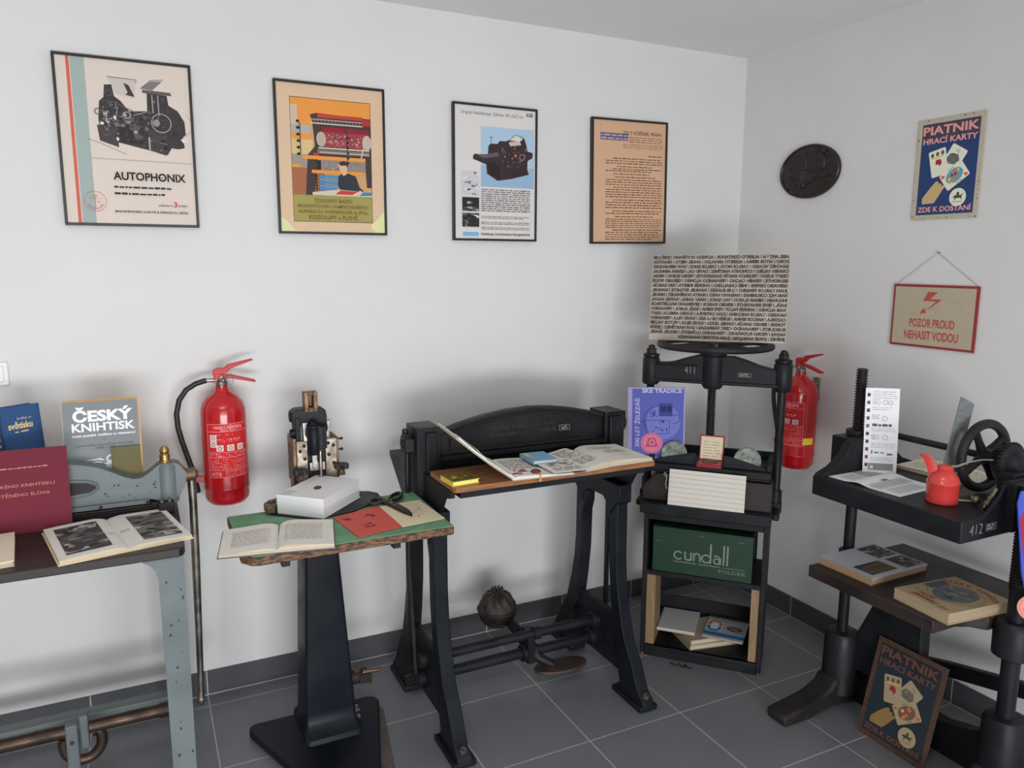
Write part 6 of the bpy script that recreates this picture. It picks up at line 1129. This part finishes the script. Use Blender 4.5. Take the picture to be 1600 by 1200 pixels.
for a, b in [(-0.016, 0.022), (-0.012, 0.038), (-0.006, 0.054), (0.004, 0.070), (0.016, 0.082), (0.026, 0.084)]:
    for s in (-0.013, 0.013):
        p = V((-0.512, -1.522, ZP)) + out * (0.047 + a) + sd_ * s + V((0, 0, 0.068 + b)); vs += [p, p + out * 0.003]
fs = [(0, 1, 3, 2), (20, 22, 23, 21)]
for i in range(5):
    a, b = i * 4, i * 4 + 4; fs += [(a, a + 2, b + 2, b), (a + 1, b + 1, b + 3, a + 3), (a, b, b + 1, a + 1), (a + 2, a + 3, b + 3, b + 2)]
hd.add(vs, fs); part('thumb_tab', hd, t2)
part('spout', MB(STEEL).tube([(-0.512, -1.522, ZP + 0.112), (-0.487, -1.545, ZP + 0.116), (-0.462, -1.566, ZP + 0.132), (-0.434, -1.590, ZP + 0.142), (-0.412, -1.606, ZP + 0.142)], [0.006, 0.0045, 0.003, 0.0024, 0.0022], 8), t2)
lm = frame3((-0.432, -1.450, ZP), (1, 0, -0.2), (0.2, -0.04, 1)); single('slate_strip', MB(SLATE, lm).prism([(0, 0), (0.073, 0.0145), (0.074, 0.302), (0, 0.318)], (0, 0, -0.005), (1, 0, 0), (0, 1, 0), (0, 0, 0.005)), 'grey slate strip leaning upright between the red oil can and the handwheel', 'strip', bevel=0.001)
def wing_screw(label, x, y, rot, tall):
    t3 = thing('wing_screw', label, 'screw', (x, y, ZP), rot, 'brass wing screws on the platform')
    m_ = Matrix.Translation((x, y, ZP)) @ Matrix.Rotation(rot, 4, 'Z'); B2 = pm('tarnished_brass', (0.27, 0.235, 0.165), (0.18, 0.155, 0.11), 0.4, 0.55, metal=0.9, scale=40)
    if tall:
        d = V((0.30, -0.25, 0.92)).normalized(); o = V((0, 0, 0.012)); c = MB(B2, m_).lathe([(0.0, -0.004), (0.011, 0.0), (0.011, 0.012), (0.007, 0.016), (0.007, 0.022), (0.0105, 0.024), (0.0105, 0.028), (0.0075, 0.03), (0.007, 0.058)], o, d, n=16); part('shank', c, t3)
        k = V((0.85, 0.45, -0.15)).normalized(); part('cross_bar', MB(B2, m_).cyl(o + d * 0.058 - k * 0.022, o + d * 0.058 + k * 0.022, 0.0042, n=10), t3)
        for s in (-1, 1): part('wing', MB(B2, m_).sphere((s * 0.014, -0.006, 0.011), 1, 10, (0.010, 0.005, 0.011)), t3)
    else:
        part('shank', MB(B2, m_).cyl((-0.035, 0, 0.010), (0.012, 0, 0.010), 0.0045, n=10), t3); part('head', MB(B2, m_).sphere((0.016, 0, 0.0145), 1, 14, (0.0135, 0.012, 0.0145)), t3)
        part('wing', MB(B2, m_).sphere((0.004, 0, 0.020), 1, 10, (0.004, 0.006, 0.012)), t3)
wing_screw('small brass wing screw lying on its side between oil can and handwheel', -0.455, -1.575, -0.7, False)
wing_screw('small brass wing screw with a cross bar standing in front of the handwheel', -0.462, -1.630, 0.0, True)

# things on the lower shelf
ZL = 0.6052
def a_(A, w_, h_):
    A.rect(0, w_, 0, h_, (168, 172, 180)); A.rect(w_ * 0.0, w_ * 1.0, h_ * 0.0, h_ * 0.03, (176, 178, 184)); A.rect(w_ * 0.08, w_ * 0.52, h_ * 0.50, h_ * 0.90, (140, 150, 158)) if False else None
    A.poly([(w_ * 0.10, h_ * 0.10), (w_ * 0.55, h_ * 0.10), (w_ * 0.55, h_ * 0.46), (w_ * 0.10, h_ * 0.46)], (84, 72, 54)); rd = random.Random(5)
    for k in range(12): A.line([(w_ * 0.11, h_ * (0.12 + 0.027 * k)), (w_ * 0.54, h_ * (0.11 + 0.029 * k))], 0.0022, rd.choice([(120, 96, 64), (60, 54, 44), (100, 84, 60), (140, 116, 80)]))
    A.poly([(w_ * 0.10, h_ * 0.46), (w_ * 0.10, h_ * 0.34), (w_ * 0.36, h_ * 0.40), (w_ * 0.55, h_ * 0.46)], (60, 58, 56))
    photo_art(A, w_ * 0.62, w_ * 0.96, h_ * 0.52, h_ * 0.95, 21, tones=((50, 48, 50), (76, 74, 76), (110, 108, 110), (140, 138, 140)), n=20); photo_art(A, w_ * 0.66, w_ * 0.96, h_ * 0.06, h_ * 0.44, 22, tones=((50, 48, 50), (76, 74, 76), (110, 108, 110), (140, 138, 140)), n=20)
book('book', 'picture book with pale photo cover on the left end of the lower press shelf', Matrix.Translation((-0.568, -1.128, ZL)) @ Matrix.Rotation(-PI / 2 - 0.03, 4, 'Z') if False else Matrix.Translation((-0.572, -1.350, ZL)) @ Matrix.Rotation(0.015, 4, 'Z'), 0.288, 0.222, 0.024, flat((170, 172, 178), gain=1.3), a_, edge=flat((160, 132, 100), gain=1.2), back=flat((120, 84, 60), gain=1.1), spine=flat((150, 118, 88), gain=1.2), gain=1.3)
def a_(A, w_, h_):
    A.rect(0, w_, 0, h_, (176, 152, 116)); rd = random.Random(9)
    for k in range(26): A.ell(rd.uniform(0, w_) * 0.94 + 0.03 * w_, rd.uniform(0, h_) * 0.94 + 0.03 * h_, rd.uniform(0.004, 0.014), rd.uniform(0.003, 0.010), rd.choice([(184, 160, 124), (166, 142, 106), (160, 134, 98)]), n=11)
    A.ell(w_ * 0.53, h_ * 0.53, w_ * 0.30, h_ * 0.28, (106, 112, 112)); A.ring(w_ * 0.53, h_ * 0.53, h_ * 0.31, 0.003, (150, 130, 98), sv=0.95)
    for k in range(22): A.ell(w_ * 0.53 + rd.uniform(-0.2, 0.2) * w_, h_ * 0.53 + rd.uniform(-0.18, 0.18) * h_, rd.uniform(0.006, 0.022), rd.uniform(0.003, 0.010), rd.choice([(84, 94, 98), (120, 126, 124), (140, 140, 132), (70, 80, 86)]), n=10, rot=rd.uniform(-0.5, 0.5))
    RT = (150, 62, 44)
    s = 'STARÉ POVĚSTI'; R0 = 0.098
    for i, ch in enumerate(s):
        if ch == ' ': continue
        q = 2.45 - 1.80 * i / (len(s) - 1); A.text(ch, w_ * 0.53 + R0 * 1.12 * math.cos(q), h_ * 0.50 + R0 * math.sin(q), 0.016, RT, align='C', rot=q - PI / 2, bold=0.03)
    A.text('ALOIS', w_ * 0.26, h_ * 0.165, 0.013, RT, w_ * 0.28, bold=0.03); A.text('JIRÁSEK', w_ * 0.22, h_ * 0.075, 0.014, RT, w_ * 0.42, bold=0.03); A.rect(w_ * 0.06, w_ * 0.22, h_ * 0.42, h_ * 0.72, (84, 94, 110)); A.greek(w_ * 0.60, w_ * 0.9, h_ * 0.04, h_ * 0.12, 2, (140, 90, 66), seed=3, th=0.3)
book('book', 'thick worn old book with reddish lettering at near end of the lower press shelf', frame3((-0.588, -1.446, ZL), (-0.10, -1, 0), (1, -0.06, 0)), 0.198, 0.262, 0.036, flat((176, 152, 116), gain=1.15), a_, edge=pm('old_page_edges', (0.46, 0.36, 0.23), (0.33, 0.25, 0.15), 0.9, scale=6, stretch=(1, 1, 160)), spine=flat((150, 124, 92), gain=1.0), gain=1.1)
# rusty sign leaning on the press
lm = frame3((-0.474, -1.262, 0.002), (0.0, -1, 0.0), (0.24, 0.06, 1)); c = MB(RUST, lm).box(0, 0.262, 0, 0.356, -0.004, 0); A = Art(c, lambda u, v, h: lm @ V((u, v, h)), gain=1.35); c.M = Matrix()
card_sign(A, 0.262, 0.356, (76, 52, 40), (30, 40, 48), (102, 58, 44), (132, 102, 54), wear=1)
single('tin_sign', c, 'rusty dark tin sign with fanned playing cards, leaning on press foot on the floor', 'sign', smooth=False)
# tag and badge hanging on the near post, cut by the right edge of the photo
fd = V((-0.80, -0.58, 0)).normalized(); ud = V((0.58, -0.80, 0)).normalized()
lm = frame3(V((-0.425, -1.775, 0.678)), ud, (0, 0, 1)); c = MB(flat((206, 128, 116), gain=1.6), lm).lathe([(0.040, -0.003), (0.041, -0.001), (0.041, 0.001), (0.040, 0.002)], (0, 0, 0), n=36); c.M = Matrix()
A = Art(c, lambda u, v, h: lm @ V((u, v, 0.002 + h)), gain=1.6); A.ring(0, 0, 0.035, 0.0012, (170, 70, 60)); A.ring(0, 0, 0.022, 0.001, (170, 80, 70)); A.text('I', 0, -0.008, 0.018, (176, 150, 140), align='C')
for i, ch in enumerate('OSTRAVA'): q = PI + 0.35 + 0.34 * i; A.text(ch, 0.0285 * math.cos(q), 0.0285 * math.sin(q), 0.008, (180, 76, 62), align='C', rot=q + PI / 2)
single('round_badge', c, 'pink round badge with red lettering on the near post at right edge', 'badge', smooth=False)
BL = flat((52, 70, 170), rough=0.3, gain=1.7); lm = frame3(V((-0.39, -1.7445, 0.70)), (1, 0, 0), (0, 0, 1))
pts = [(0, 0), (0.040, 0.03), (0.063, 0.08), (0.095, 0.20), (0.122, 0.30), (0.112, 0.335), (-0.112, 0.335), (-0.122, 0.30), (-0.095, 0.20), (-0.063, 0.08), (-0.040, 0.03)]
c = MB(BL, lm).prism(pts, (0, 0, 0), (1, 0, 0), (0, 1, 0), (0, 0, 0.004)); A = Art(c, lambda u, v, h: lm @ V((u, v, 0.004 + h)), gain=1.7); c.M = Matrix()
A.poly([(p[0] * 0.86, 0.03 + p[1] * 0.72) for p in pts], (150, 30, 60))
single('enamel_plaque', c, 'blue plaque with red center hanging at the right edge by near post', 'plaque', smooth=False)
